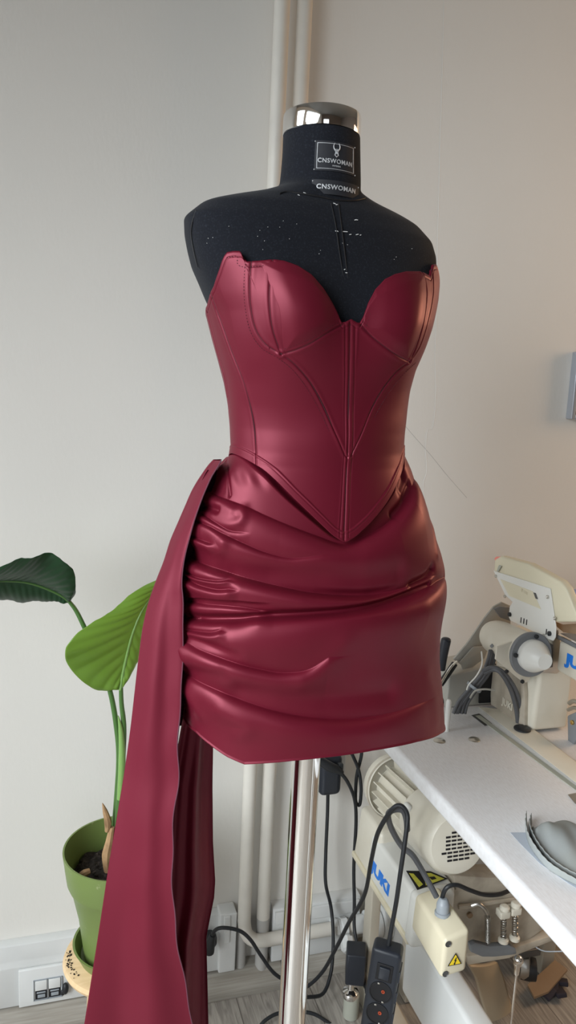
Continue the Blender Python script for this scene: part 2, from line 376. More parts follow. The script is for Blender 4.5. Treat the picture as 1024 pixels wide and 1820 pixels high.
# double wall socket in the trunking
def px_rect_wall(x0, y0, x1, y1): a = at_y(x0, y0, WY-0.036); b = at_y(x1, y1, WY-0.036); return a, b
sk = thing('wall_socket', 'white square double data outlet low on the wall left of the plant stand', 'wall socket', (-0.03, WY-0.037, 0.07))
obj('faceplate', MB().span(-0.093, 0.085, WY-0.043, WY-0.0345, 0.066, 0.161, 0.002), M['trunk'], sk)
for i in range(2):
    x0 = -0.058+i*0.030
    obj('shutter', MB().span(x0+.001, x0+0.027, WY-0.047, WY-0.043, 0.105, 0.130, 0.0015), M['trunk'], sk)
    pt = obj('port', MB().span(x0+.001, x0+0.027, WY-0.0445, WY-0.0431, 0.082, 0.104), M['deep_black'], sk)
    mb = MB().span(x0+0.006, x0+0.023, WY-0.0465, WY-0.0445, 0.086, 0.094, 0.0006); mb.span(x0+0.004, x0+0.024, WY-0.0470, WY-0.0445, 0.098, 0.101, 0.0006)
    note(obj('port_contact', mb, M['light_grey'], pt), 'grey jack insert')
rim = MB()
for q in ((-0.061, 0.003, 0.079, 0.081), (-0.061, 0.003, 0.1305, 0.1318)): rim.span(q[0], q[1], WY-0.046, WY-0.043, q[2], q[3])
for x in (-0.061, -0.0305, 0.002): rim.span(x, x+0.0012, WY-0.046, WY-0.043, 0.079, 0.1318)
obj('bezel', rim, M['light_grey'], sk)
pl = MB().ball((0.010, WY-0.052, 0.104), 0.011, (0.7, 0.8, 1.3)); pl.ball((0.004, WY-0.050, 0.093), 0.007, (0.8, 0.6, 1.1))
tag(obj('black_plug', pl, M['rubber']), 'small black plug pushed into the outlet left of the plant stand', 'plug')

# heating pipes
PR = 0.0165
hp = thing('heating_pipe', 'left of the two cream heating pipes, bending right above the floor', 'pipe', (0.436, WY-0.04, 0.03))
pm = MB(); pm.tube([(0.436, WY-0.045, 2.9), (0.436, WY-0.045, 0.60), (0.436, WY-0.045, 0.24), (0.436, WY-0.045, 0.20), (0.443, WY-0.047, 0.165), (0.462, WY-0.050, 0.146), (0.49, WY-0.052, 0.142), (0.52, WY-0.052, 0.142), (0.60, WY-0.052, 0.142), (0.80, WY-0.052, 0.142)], PR, 20, 8)
obj('riser', pm, M['pipe'], hp)
lo = MB().tube([(0.436, WY-0.022, 0.20), (0.436, WY-0.022, 0.004)], 0.0135, 18, 1)
note(obj('lower_stub', lo, M['pipe_worn'], hp), 'scuffed grey pipe stub below the bend')
hp2 = thing('heating_pipe', 'right of the two cream heating pipes, straight down into the floor', 'pipe', (0.489, WY-0.04, 0.03))
obj('riser', MB().tube([(0.489, WY-0.03, 2.9), (0.489, WY-0.03, 0.19)], PR, 20, 1), M['pipe'], hp2)
note(obj('lower_stub', MB().tube([(0.489, WY-0.03, 0.19), (0.489, WY-0.03, 0.004)], PR*0.97, 20, 1), M['pipe_worn'], hp2), 'grey unpainted foot of the pipe')
obj('floor_collar', MB().lathe([(0.0215, 0), (0.0215, 0.03), (0.018, 0.036)], (0.489, WY-0.03, 0.001)), M['pipe'], hp2)
vv = thing('radiator_valve', 'white painted knobbly valve on the low horizontal pipe', 'valve', (0.70, WY-0.06, 0.10))
vm = MB().lathe([(0.020, -0.02), (0.024, -0.018), (0.024, -0.006), (0.021, -0.004), (0.021, 0.004), (0.024, 0.006), (0.024, 0.02), (0.02, 0.022)], (0.688, WY-0.052, 0.142), (1, 0, 0), 8)
vm.lathe([(0.023, 0), (0.023, 0.03), (0.019, 0.034)], (0.725, WY-0.052, 0.142), (1, 0, 0), 24)
obj('valve_body', vm, M['trunk'], vv)
obj('valve_knob', MB().lathe([(0.011, 0), (0.012, 0.012), (0.019, 0.014), (0.019, 0.040), (0.013, 0.046)], (0.705, WY-0.060, 0.128), (-0.1, -0.8, -0.42), 8), M['trunk'], vv)
rd = thing('radiator', 'white painted radiator end with round union nut behind the machine table', 'radiator', (0.9, WY-0.07, 0.06))
rn = MB().lathe([(0.028, 0), (0.034, 0.004), (0.034, 0.012), (0.029, 0.015), (0.029, 0.022), (0.036, 0.026), (0.036, 0.040), (0.030, 0.043), (0.042, 0.048), (0.042, 0.066)], (0.757, WY-0.058, 0.142), (1, 0, 0), 28)
obj('union_nut', rn, M['trunk'], rd)
rs = MB()
for i in range(8): rs.span(0.824+i*0.065, 0.882+i*0.065, WY-0.115, WY-0.036, 0.072, 0.56, 0.018, 4)
for z in (0.142, 0.50): rs.tube([(0.822, WY-0.072, z), (1.34, WY-0.072, z)], 0.025, 16, 1)
obj('sections', rs, M['trunk'], rd)

# picture frame on the wall at the right edge
pf = thing('picture_frame', 'silver framed dark picture on the beige wall at the right edge', 'picture frame', (1.50, WY, 1.47))
p0 = at_y(1014, 745, WY-0.02); px0 = p0.x; pz0 = p0.z
obj('frame', MB().span(px0, px0+0.012, WY-0.024, WY, pz0, pz0+0.17, 0.002).span(px0+0.3, px0+0.312, WY-0.024, WY, pz0, pz0+0.17, 0.002).span(px0+.012, px0+0.3, WY-0.024, WY, pz0, pz0+0.012, 0.002).span(px0+.012, px0+0.3, WY-0.024, WY, pz0+0.158, pz0+0.17, 0.002), M['frame_silver'], pf)
obj('print', MB().span(px0+.010, px0+0.302, WY-0.016, WY-0.004, pz0+0.010, pz0+0.160), M['poster'], pf)

# ================================================================== DRESS FORM AND DRESS SURFACES
AX = np.array([0.3653, 1.0376]); FV = np.array([0.0803, -0.9968]); LV = np.array([-0.9968, -0.0803])
TB = np.array([(1.9, 0.0505, 0.0296, 0.0552, 0.0552, 1.0), (1.86, 0.0509, 0.0272, 0.0555, 0.0555, 1.0), (1.82, 0.0525, 0.0254, 0.0558, 0.0558, 1.0), (1.8, 0.0539, 0.0249, 0.056, 0.056, 1.0), (1.79, 0.0545, 0.0248, 0.0573, 0.0573, 1.0), (1.78, 0.0546, 0.0248, 0.0585, 0.06, 0.9833), (1.775, 0.056, 0.0265, 0.059, 0.062, 0.9667), (1.77, 0.0601, 0.0283, 0.0595, 0.064, 0.95), (1.76, 0.087, 0.0288, 0.0605, 0.0693, 0.9167), (1.75, 0.127, 0.0285, 0.0635, 0.0747, 0.8833), (1.74, 0.1555, 0.032, 0.070, 0.08, 0.85), (1.72, 0.1787, 0.0321, 0.0785, 0.086, 0.815), (1.7, 0.1809, 0.0278, 0.083, 0.092, 0.78), (1.68, 0.1799, 0.0246, 0.0865, 0.095, 0.78), (1.66, 0.1771, 0.0223, 0.09, 0.098, 0.78), (1.64, 0.172, 0.019, 0.0923, 0.098, 0.8033), (1.62, 0.1658, 0.0173, 0.0947, 0.098, 0.8267), (1.6, 0.1581, 0.0154, 0.097, 0.098, 0.85), (1.57, 0.1493, 0.0156, 0.097, 0.0962, 0.88), (1.54, 0.1394, 0.0159, 0.096, 0.094, 0.91), (1.51, 0.1333, 0.013, 0.093, 0.091, 0.94), (1.48, 0.13, 0.0098, 0.0904, 0.0884, 0.97), (1.45, 0.1284, 0.0073, 0.088, 0.086, 1.0), (1.42, 0.1284, 0.0052, 0.0868, 0.0848, 1.0)])
TB_LOW = np.array([(1.40, 0.1325, 0.0037, 0.087, 0.085, 1.0), (1.36, 0.150, 0.004, 0.094, 0.092, 1.0), (1.32, 0.172, 0.004, 0.101, 0.10, 1.0), (1.27, 0.190, 0.0, 0.110, 0.12, 1.0), (1.15, 0.195, 0.0, 0.12, 0.13, 1.0), (0.85, 0.19, 0.0, 0.12, 0.13, 1.0)])
TBODY = np.vstack([TB, TB_LOW])
TS = np.array([(1.45, 0.118, 0.0052, 0.082, 0.080, 0.97), (1.43, 0.1247, 0.0052, 0.084, 0.084, 0.96), (1.41, 0.1333, 0.003, 0.0855, 0.0886, 0.95), (1.4, 0.1434, 0.0057, 0.0866, 0.0909, 0.94), (1.38, 0.1531, 0.0067, 0.0893, 0.0954, 0.93), (1.36, 0.1618, 0.0063, 0.091, 0.1, 0.93), (1.33, 0.1741, 0.0045, 0.096, 0.11, 0.93), (1.3, 0.1863, 0.0012, 0.1, 0.12, 0.93), (1.27, 0.1972, -0.0033, 0.106, 0.126, 0.93), (1.24, 0.2047, -0.0061, 0.1112, 0.131, 0.93), (1.22, 0.2056, -0.0052, 0.1136, 0.133, 0.93), (1.2, 0.2058, -0.0048, 0.116, 0.135, 0.93), (1.17, 0.2048, -0.0041, 0.1196, 0.138, 0.93), (1.14, 0.204, -0.0036, 0.1226, 0.14, 0.93), (1.1, 0.2044, -0.0053, 0.125, 0.14, 0.93), (1.06, 0.2074, -0.0099, 0.1274, 0.14, 0.93), (1.02, 0.2093, -0.0148, 0.1286, 0.14, 0.93), (0.98, 0.2106, -0.0195, 0.1294, 0.14, 0.93), (0.95, 0.2113, -0.0221, 0.13, 0.14, 0.93), (0.92, 0.2121, -0.0247, 0.13, 0.14, 0.93), (0.85, 0.2146, -0.0296, 0.13, 0.14, 0.93)])

def smooth_table(T, n=600, k=9):
    """dense, lightly smoothed copy of a section table, heights ascending"""
    z = np.linspace(T[:, 0].min(), T[:, 0].max(), n); o = T[np.argsort(T[:, 0])]
    D = np.stack([z]+[np.interp(z, o[:, 0], o[:, i]) for i in range(1, 6)], 1)
    ker = np.hanning(2*k+3)[1:-1]; ker /= ker.sum()
    for i in range(1, 6):
        p = np.pad(D[:, i], k, mode='edge') if True else D[:, i]
        e = np.concatenate([2*D[0, i]-D[k:0:-1, i], D[:, i], 2*D[-1, i]-D[-2:-k-2:-1, i]]); D[:, i] = np.convolve(e, ker, 'valid')
    return D
DB = smooth_table(TBODY, 900, 5); DS = smooth_table(TS, 500, 14)
BUST_A, BUST_X, BUST_Z, BUST_S = 0.030, 0.082, 1.605, 0.048
def surf(D, th, z, off=0.0, bust=False):
    """point on the garment or body: th angle from centre front towards image left, z height"""
    th = np.asarray(th, float); z = np.asarray(z, float); th, z = np.broadcast_arrays(th, z)
    a, c, bf, bb, p = (np.interp(z, D[:, 0], D[:, i]) for i in range(1, 6))
    s, co = np.sin(th), np.cos(th)
    la = (a+off)*np.sign(s)*np.abs(s)**p
    fo = np.where(co > 0, bf+off, bb+off)*np.sign(co)*np.abs(co)**p
    if bust:
        wgt = np.clip(co*2.5, 0, 1)
        for sx in (-1, 1): fo = fo + wgt*BUST_A*np.exp(-(((la-sx*BUST_X)**2+((z-BUST_Z)*0.9)**2)/2/BUST_S**2))
    la = la + c
    P = np.zeros(th.shape+(3,)); P[..., 0] = AX[0]+la*LV[0]+fo*FV[0]; P[..., 1] = AX[1]+la*LV[1]+fo*FV[1]; P[..., 2] = z
    return P
class Unproject:
    """turns image points into garment coordinates (angle, height) on a surface"""
    def __init__(s, fn, z0, z1):
        s.th = np.radians(np.linspace(-115, 115, 500)); s.z = np.linspace(z0, z1, 500)
        TH, Z = np.meshgrid(s.th, s.z); P = fn(TH, Z); s.q = project(P); s.TH = TH; s.Z = Z
        du = np.gradient(P, axis=1); dv = np.gradient(P, axis=0); n = np.cross(du, dv); vw = P-_org
        f = (n*vw).sum(-1); fc = f[250, 250]; s.ok = f*np.sign(fc) > 0; s.fn = fn
    def __call__(s, pts):
        out = []
        for x, y in pts:
            d = (s.q[..., 0]-x)**2+(s.q[..., 1]-y)**2; d = np.where(s.ok, d, 1e9); i = np.argmin(d); t, z = s.TH.flat[i], s.Z.flat[i]
            for _ in range(4):      # refine between grid points
                q0, q1, q2 = project(s.fn(np.array([t, t+1e-4, t]), np.array([z, z, z+1e-4])))
                J = np.array([(q1-q0)/1e-4, (q2-q0)/1e-4]).T; det = np.linalg.det(J)
                if abs(det) < 3e4: break
                st = np.linalg.solve(J, np.array([x, y])-q0); st = np.clip(st, (-0.01, -0.002), (0.01, 0.002)); t += st[0]; z += st[1]
            out.append((t, z))
        return np.array(out)
def hermite(xs, xp, fp):
    """smooth interpolation through points (monotone-limited)"""
    xp = np.asarray(xp, float); fp = np.asarray(fp, float); o = np.argsort(xp); xp = xp[o]; fp = fp[o]
    keep = np.concatenate([[True], np.diff(xp) > 1e-6]); xp = xp[keep]; fp = fp[keep]
    h = np.diff(xp); dl = np.diff(fp)/h; m = np.concatenate([[dl[0]], (dl[1:]*h[:-1]+dl[:-1]*h[1:])/(h[1:]+h[:-1]), [dl[-1]]])
    x = np.clip(xs, xp[0], xp[-1]); k = np.clip(np.searchsorted(xp, x)-1, 0, len(h)-1); t = (x-xp[k])/h[k]
    return (2*t**3-3*t**2+1)*fp[k]+(t**3-2*t**2+t)*h[k]*m[k]+(-2*t**3+3*t**2)*fp[k+1]+(t**3-t**2)*h[k]*m[k+1]
def sstep(a, b, x): t = np.clip((x-a)/(b-a), 0, 1); return t*t*(3-2*t)
def normals(P, closed):
    if closed:
        Q = np.concatenate([P[:, -1:], P, P[:, :1]], 1); du = (Q[:, 2:]-Q[:, :-2])
    else: du = np.gradient(P, axis=1)
    dv = np.gradient(P, axis=0); n = np.cross(du, dv); n /= np.linalg.norm(n, axis=-1, keepdims=True)+1e-12
    cen = np.array([AX[0], AX[1], 0]); out = P-cen; out[..., 2] = 0
    if (n*out).sum() < 0: n = -n
    return n

# ---- dress form
form = thing('dress_form', 'black fabric dress form on a chrome pole, wearing the burgundy dress', 'dress form', (AX[0], AX[1], 0))
th = np.linspace(0, 2*np.pi, 220, endpoint=False)
zz = np.concatenate([np.linspace(1.842, 1.79, 20), np.linspace(1.788, 1.70, 110), np.linspace(1.698, 1.14, 120)])
P = surf(DB, th[None, :], zz[:, None], 0.0, False); 
P2 = surf(DB, th[None, :], zz[:, None], -0.006-0.024*sstep(1.44, 1.34, zz)[:, None], True); kz = sstep(1.70, 1.58, zz)[:, None, None]
P = P*(1-kz)+P2*kz
# soft centre-front channel and princess seam on the shoulder
dfront = np.abs(((th+np.pi) % (2*np.pi))-np.pi)
cap = P[-1].mean(0); P = np.concatenate([P, np.broadcast_to(cap, P[-1:].shape)*0.999+P[-1:]*0.001])
grid_mesh('torso', P, M['form_black'], form, closed_u=True)
def form_line(pts, r, name, m, D=DB, off=0.001):
    un = UB(pts); mb = MB(); q = [Vector(v) for v in surf(DB, un[:, 0], un[:, 1], off, False)]; mb.tube(q, r, 6, 6); return obj(name, mb, m, form)
UB = Unproject(lambda t, z: surf(DB, t, z, 0.0, False), 1.40, 1.86)
form_line([(601, 362), (606, 400), (612, 450), (618, 500), (624, 555)], 0.0007, 'front_seam', M['deep_black'])
form_line([(588, 362), (596, 400), (603, 450), (611, 500)], 0.0007, 'front_seam', M['deep_black'])
form_line([(350, 373), (343, 395), (341, 420), (346, 450), (352, 475)], 0.0009, 'arm_seam', M['deep_black'])
form_line([(497, 345), (510, 341), (540, 345), (570, 350), (600, 356), (630, 356), (648, 352)], 0.0011, 'neck_seam', M['deep_black'])
form_line([(602, 548), (625, 556), (645, 560)], 0.0008, 'chest_seam', M['deep_black'])
# lint specks on the shoulders and chest
lint = MB(); rs_ = np.random.RandomState(3)
spots = [(613, 412, 7), (599, 411, 3), (597, 411, 3), (622, 417, 3), (634, 417, 4), (633, 391, 4), (631, 391, 3), (640, 418, 2), (622, 524, 2), (612, 479, 2), (615, 485, 3), (623, 549, 3), (626, 551, 3), (545, 345, 5), (541, 343, 3), (531, 347, 3), (605, 340, 3), (594, 362, 3), (598, 364, 3)] + [(rs_.uniform(360, 740), rs_.uniform(385, 470), 0.8) for _ in range(22)]
un = UB([(s[0], s[1]) for s in spots]); q = surf(DB, un[:, 0], un[:, 1], 0.0012, False)
for s, p in zip(spots, q):
    a = rs_.uniform(-0.6, 0.6); L_ = 0.00045*s[2]; d = Vector((math.cos(a)*L_, 0, -math.sin(a)*L_)); lint.tube([Vector(p)-d, Vector(p), Vector(p)+d], 0.00045 if s[2] > 1.5 else 0.0003, 5, 1)
lo_ = obj('lint', lint, M['lint'], form); lo_['kind'] = 'stuff'
# chrome neck band with lid
nc = AX + 0.0272*LV; RN = 0.0545
bandp = [(RN+0.0008, 1.8425), (RN+0.0016, 1.844), (RN+0.0016, 1.866), (RN+0.0008, 1.8685), (RN-0.001, 1.8695), (RN-0.004, 1.869)]
_th = np.linspace(0, 2*np.pi, 128, endpoint=False)
nbP = np.stack([np.concatenate([surf(DB, _th, 1.85, dr)[:, :2], np.full((128, 1), z)], 1) for dr, z in ((-0.0005, 1.8425), (0.0004, 1.8428), (0.0008, 1.844), (0.0008, 1.866), (0.0002, 1.8685), (-0.0015, 1.8693), (-0.004, 1.869))])
grid_mesh('neck_band', nbP, M['chrome'], form, closed_u=True, angle=40)
obj('neck_lid', MB().lathe([(RN-0.003, 0), (RN-0.003, 0.02), (RN-0.008, 0.026), (0.0, 0.027)], (nc[0], nc[1], 1.842), (0, 0, 1), 64), M['dark_grey'], form)
obj('pole', MB().lathe([(0.0225, 0.028), (0.0225, 1.05)], (AX[0], AX[1], 0), (0, 0, 1), 48), M['chrome'], form)
obj('pole_collar', MB().lathe([(0.027, 0.0), (0.030, 0.004), (0.030, 0.04), (0.024, 0.05)], (AX[0], AX[1], 0.97), (0, 0, 1), 40), M['chrome'], form)
obj('base', MB().lathe([(0.19, 0), (0.19, 0.006), (0.175, 0.014), (0.04, 0.022), (0.024, 0.03)], (AX[0], AX[1], 0.0), (0, 0, 1), 64), M['chrome'], form)

# neck labels: curved plates following the neck
def neck_pt(deg, z, r): 
    a, c, bf, bb, p = (np.interp(max(z, 1.782), DB[:, 0], DB[:, i]) for i in range(1, 6))
    t = math.radians(deg); la = (a+r)*math.sin(t)+c; fo = (bf+r)*math.cos(t)
    return Vector((AX[0]+la*LV[0]+fo*FV[0], AX[1]+la*LV[1]+fo*FV[1], z))
def neck_plate(mb, d0, d1, z0, z1, r0, r1, n=24, m=6):
    inner = [[neck_pt(d0+(d1-d0)*k/n, z0+(z1-z0)*q/m, r0) for k in range(n+1)] for q in range(m+1)]
    outer = [[neck_pt(d0+(d1-d0)*k/n, z0+(z1-z0)*q/m, r1) for k in range(n+1)] for q in range(m+1)]
    w_ = n+1; G = [p for row in inner for p in row]+[p for row in outer for p in row]; o_ = w_*(m+1); fs = []
    for q in range(m):
        for k in range(n):
            a = q*w_+k; fs += [(a, a+w_, a+w_+1, a+1), (o_+a, o_+a+1, o_+a+w_+1, o_+a+w_)]
    for k in range(n): a = m*w_+k; fs += [(k, k+1, o_+k+1, o_+k), (a, o_+a, o_+a+1, a+1)]
    for q in range(m): a = q*w_; b = a+n; fs += [(a, o_+a, o_+a+w_, a+w_), (b, b+w_, o_+b+w_, o_+b)]
    return mb.add(G, fs)
def neck_text(mb, body, size, deg, z, r, depth=0.0004, space=1.0, bold=0.0, sx=1.0):
    vs, fs = text_mesh(body, size, depth, bold, space); R_ = 0.056
    mb.add([neck_pt(deg - math.degrees(p.x*sx/R_), z+p.y, r+p.z) for p in vs], fs); return mb
# find plate angles from the photo
def neck_deg(x, z):
    best = min(range(-85, 86), key=lambda d: abs(project(np.array(neck_pt(d, z, 0.001)))[0]-x)); return best
dA, dB_ = neck_deg(559, 1.80), neck_deg(630, 1.80)
zA1 = UB([(595, 252)])[0][1]; zA0 = UB([(595, 305)])[0][1]
bdg = obj('badge', neck_plate(MB(), dA, dB_, zA0, zA1, -0.0005, 0.0012), M['label_black'], form); note(bdg, 'large black woven label on the neck')
ln = MB()
i0, i1, j0, j1 = dA-3, dB_+3, zA0+0.0025, zA1-0.0025; wv_ = 0.0005
for (a0, a1, b0, b1) in ((i0, i1, j0, j0+wv_), (i0, i1, j1-wv_, j1), (i0, i0-0.6, j0, j1), (i1+0.6, i1, j0, j1)): neck_plate(ln, a0, a1, b0, b1, 0.0012, 0.0016)
dm = (dA+dB_)/2+1; zc = (zA0+zA1)/2
obj('badge_border', ln, M['label_silver'], bdg)
tx = neck_text(MB(), 'CNSWOMAN', 0.0078, dm, zc-0.0060, 0.0018, space=1.12, bold=0.00012); neck_text(tx, 'IMPERIA', 0.0028, dm, zc-0.0118, 0.0018, space=1.2)
obj('badge_lettering', tx, M['label_silver'], bdg)
em = MB()
def epts(l): return [neck_pt(dm-math.degrees(x/0.056), zc+z, 0.0018) for x, z in l]
for sx in (-1, 1):
    em.tube(epts([(sx*0.0028, 0.0165), (sx*0.0044, 0.013), (sx*0.0036, 0.0095), (0, 0.0072), (0, 0.003)]), [0.0003, 0.0006, 0.0007, 0.0005, 0.0004], 6, 5)
    em.tube(epts([(sx*0.0042, 0.0095), (sx*0.0016, 0.0060), (sx*0.0022, 0.0025), (0, -0.0005)]), 0.0004, 6, 4)
    em.tube(epts([(sx*0.0, 0.0095), (sx*0.0022, 0.0078), (sx*0.0009, 0.0045), (sx*0.0030, 0.0015)]), 0.0003, 6, 4)
obj('emblem', em, M['label_silver'], bdg)
dC, dD = neck_deg(556, 1.775), neck_deg(632, 1.775); zB1 = 1.7725; zB0 = 1.7550
sl_ = note(obj('name_tape', neck_plate(MB(), dC, dD, zB0, zB1, 0.0005, 0.0068), M['label_black'], form), 'narrow black woven tape below the large neck label')
obj('tape_lettering', neck_text(MB(), 'CNSWOMAN', 0.0080, (dC+dD)/2+1, (zB0+zB1)/2, 0.0074, space=1.12, bold=0.00015), M['label_silver'], sl_)
for d, z in ((dA, zA0+.001), (dB_, zA0+.001), (dA, zA1-.001), (dB_, zA1-.001), (dC-1, zB0+.002), (dC-1, zB1-.002), (dD+1, zB0+.002), (dD+2, zB1-.002)): obj('stitch', MB().ball(neck_pt(d, z, 0.0070 if z < zA0 else 0.0016), 0.0008, seg=8), M['label_silver'], form)

# ================================================================== THE DRESS
dress = thing('corset_dress', 'burgundy satin strapless corset mini dress with a draped skirt and side train', 'dress', (AX[0], AX[1], 0.25))
BOD = lambda t, z: surf(DB, t, z, 0.0022, True)
UD = Unproject(BOD, 1.20, 1.76)
top_px = [(367, 545), (372, 528), (380, 508), (390, 478), (399, 454), (404, 448), (415, 446), (426, 446), (429, 449), (431, 461), (440, 465), (462, 463), (486, 461), (505, 463), (530, 472), (553, 487), (575, 512), (592, 540), (604, 566), (608, 573), (615, 572), (625, 567), (634, 573), (640, 574), (645, 566), (655, 538), (668, 513), (684, 496), (702, 487), (722, 482), (745, 482), (757, 486), (764, 490), (767, 480), (770, 470), (775, 469), (778, 478)]
bot_px = [(414, 806), (430, 812), (457, 827), (475, 840), (500, 863), (525, 888), (550, 912), (575, 936), (598, 956), (612, 963), (626, 957), (645, 941), (668, 917), (688, 890), (703, 862), (714, 832), (716, 822)]
tp = UD(top_px); bt = UD(bot_px)
# angles decrease from left to right; enforce order
def order(a, eps=0.0012):
    a = a.copy()
    for i in range(1, len(a)): a[i, 0] = min(a[i, 0], a[i-1, 0]-eps)
    return a
tp = order(tp); bt = order(bt)
zt_back = float(tp[0, 1])-0.012; zb_back = 1.405
def edge_fn(pts, zback, smooth=False):
    t = pts[:, 0]; z = pts[:, 1]
    tt = np.concatenate([[np.pi], [max(t[0]+0.35, 1.9)], t, [min(t[-1]-0.35, -1.9)], [-np.pi]]); zs = np.concatenate([[zback, zback], z, [zback, zback]])
    if smooth: return lambda x: hermite(x, tt, zs)
    return lambda x: np.interp(x, tt[::-1], zs[::-1])
ztop_f = edge_fn(tp, zt_back); zbot_f = edge_fn(bt, zb_back, True)
TOPT = tp[:, 0]
# columns: dense on the front
thF = np.linspace(np.radians(112), np.radians(-112), 820); thB = np.linspace(np.radians(-112), np.radians(-248), 90)[1:-1]
thc = np.concatenate([thF, thB]); thw = (thc+np.pi) % (2*np.pi)-np.pi
sref_t = np.radians(np.linspace(-180, 180, 1441)); _pr = surf(DB, sref_t, 1.50)
_s = np.concatenate([[0], np.cumsum(np.linalg.norm(np.diff(_pr, axis=0), axis=1))]); SB = lambda t: np.interp(t, sref_t, _s)-_s[720]
_pr = surf(DS, sref_t, 1.15); _s2 = np.concatenate([[0], np.cumsum(np.linalg.norm(np.diff(_pr, axis=0), axis=1))]); SS = lambda t: np.interp(t, sref_t, _s2)-_s2[720]
def seg_dist(S, Z, pts):
    """distance of each grid point to a polyline in (s, z)"""
    d = np.full(S.shape, 1e9)
    for (a, b), (c, e) in zip(pts[:-1], pts[1:]):
        vx, vz = c-a, e-b; L2 = vx*vx+vz*vz+1e-12; t = np.clip(((S-a)*vx+(Z-b)*vz)/L2, 0, 1)
        d = np.minimum(d, np.hypot(S-(a+t*vx), Z-(b+t*vz)))
    return d
def smooth_px(pts, n=6):
    P_ = [Vector((p[0], p[1], 0)) for p in pts]; out = []
    for i in range(len(P_)-1):
        p0, p1, p2, p3 = P_[max(i-1, 0)], P_[i], P_[i+1], P_[min(i+2, len(P_)-1)]
        for j in range(n):
            t = j/n; q = 0.5*((2*p1)+(p2-p0)*t+(2*p0-5*p1+4*p2-p3)*t*t+(3*p1-p0-3*p2+p3)*t**3); out.append((q.x, q.y))
    out.append(pts[-1]); return out
seams_px = [
    [(500, 629), (525, 622), (550, 611), (578, 594), (612, 575)],                                     # left cup under-seam
    [(641, 577), (660, 597), (685, 617), (710, 634), (727, 642)],                                     # right cup under-seam
    [(485, 462), (480, 500), (479, 540), (485, 585), (500, 629)],                                     # boning channel, inner
    [(447, 465), (444, 505), (446, 545), (455, 585), (473, 612), (500, 629)],                          # boning channel, outer
    [(500, 629), (525, 648), (552, 680), (575, 722), (595, 768), (612, 808), (617, 812)],              # left princess curve
    [(727, 642), (703, 662), (680, 692), (660, 727), (640, 772), (622, 812)],                          # right princess curve
    [(375, 522), (392, 568), (412, 624), (436, 686), (450, 745), (456, 800), (457, 826)],              # left side seam
    [(767, 478), (769, 520), (760, 570), (745, 615), (727, 642)],
    [(750, 484), (757, 520), (752, 570), (740, 612), (727, 642)],
    [(613, 578), (613, 700), (610, 830), (603, 955)],                                                  # busk, left stitching
    [(631, 580), (629, 700), (624, 830), (619, 955)],                                                  # busk, right stitching
    [(622, 572), (620, 700), (616, 830), (611, 960)],                                                  # busk centre
    [(369, 552), (379, 592), (391, 637), (400, 668), (406, 705)],                                      # far left side seam
]
seams = [np.column_stack([SB(u[:, 0]), u[:, 1]]) for u in (UD(smooth_px(s)) for s in seams_px)]
NR = 330
tt = np.linspace(0, 1, NR)[:, None]
zt = ztop_f(thw)[None, :]; zb = zbot_f(thw)[None, :]
Z = zt*(1-tt)+zb*tt; TH = np.broadcast_to(thw[None, :], Z.shape)
def bodice_pts(TH, Z, off=0.0):
    base = surf(DB, TH, Z, 0.0022, True); n = normals(base, True)
    S = SB(TH); h = np.zeros_like(Z)
    for i, sm_ in enumerate(seams):
        d = seg_dist(S, Z, sm_)
        if i == 11: h -= 0.0012*np.exp(-(d/0.0012)**2)
        elif i in (9, 10): h -= 0.0008*np.exp(-(d/0.0010)**2)
        else: h += 0.0004*np.exp(-((d-0.0030)/0.0025)**2) - 0.0010*np.exp(-(d/0.0009)**2)
    # busk strip slightly proud
    dl = seg_dist(S, Z, seams[11]); h += 0.0005*sstep(0.0090, 0.0062, dl)
    # cup edges: firm rounded facing along top and bottom, standing a little off the body
    e = np.minimum(ztop_f(TH)-Z, 1)
    h += 0.0010*sstep(0.0, 0.002, e)-0.0007*np.exp(-((e-0.0065)/0.0008)**2)
    eb = Z-zbot_f(TH); h += 0.0012*sstep(0.014, 0.012, eb) - 0.0005*np.exp(-((eb-0.0095)/0.0009)**2)
    # soft hollow under the bust and slight drag lines at the waist
    h += 0.0022*np.sin((Z-1.40)*46+S*14)*np.exp(-((Z-1.45)/0.05)**2)*np.cos(TH)*(S > -0.3)
    return base + n*(h+off)[..., None], n
P, n = bodice_pts(TH, Z)
# turned edges top and bottom: real cloth thickness
topin = P[0]-n[0]*0.0026; topin2 = P[28]-n[28]*0.0036
botin = P[-1]-n[-1]*0.0026; botin2 = P[-16]-n[-16]*0.0036
P = np.concatenate([topin2[None], topin[None], P, botin[None], botin2[None]])
bodice = grid_mesh('bodice', P, M['satin'], dress, closed_u=True)
# stitched seams as fine dashed thread lines
def surf_line(pts_px, U, fn, off, r, smoothn=6):
    u = U(smooth_px(pts_px, smoothn)); return [Vector(v) for v in fn(u[:, 0], u[:, 1])], u
def dashes(mb, pts, r, on=0.0022, gap=0.0016, lift=0.0):
    # resample and place short thread stitches
    q = [Vector(p) for p in pts]; acc = 0; cur = []; L_ = 0
    seglist = []
    for a, b in zip(q[:-1], q[1:]):
        l = (b-a).length; k = max(1, int(l/0.0006))
        for i in range(k): seglist.append(a.lerp(b, i/k))
    d = 0; st = []
    for a, b in zip(seglist[:-1], seglist[1:]):
        d += (b-a).length
        if (d % (on+gap)) < on: st.append(a)
        else:
            if len(st) > 1: mb.tube([st[0], st[-1]], r, 5, 1)
            st = []
    return mb
def on_bodice(u, off):
    b = surf(DB, u[:, 0], u[:, 1], 0.0022+off, True); return b
def stitch_line(px, dx=0.0, dz=0.0, off=0.0016):
    u = UD(smooth_px(px, 5)); sft = u.copy()
    sft[:, 1] += dz; sft[:, 0] += dx/0.11
    return on_bodice(sft, off)
stm = MB()
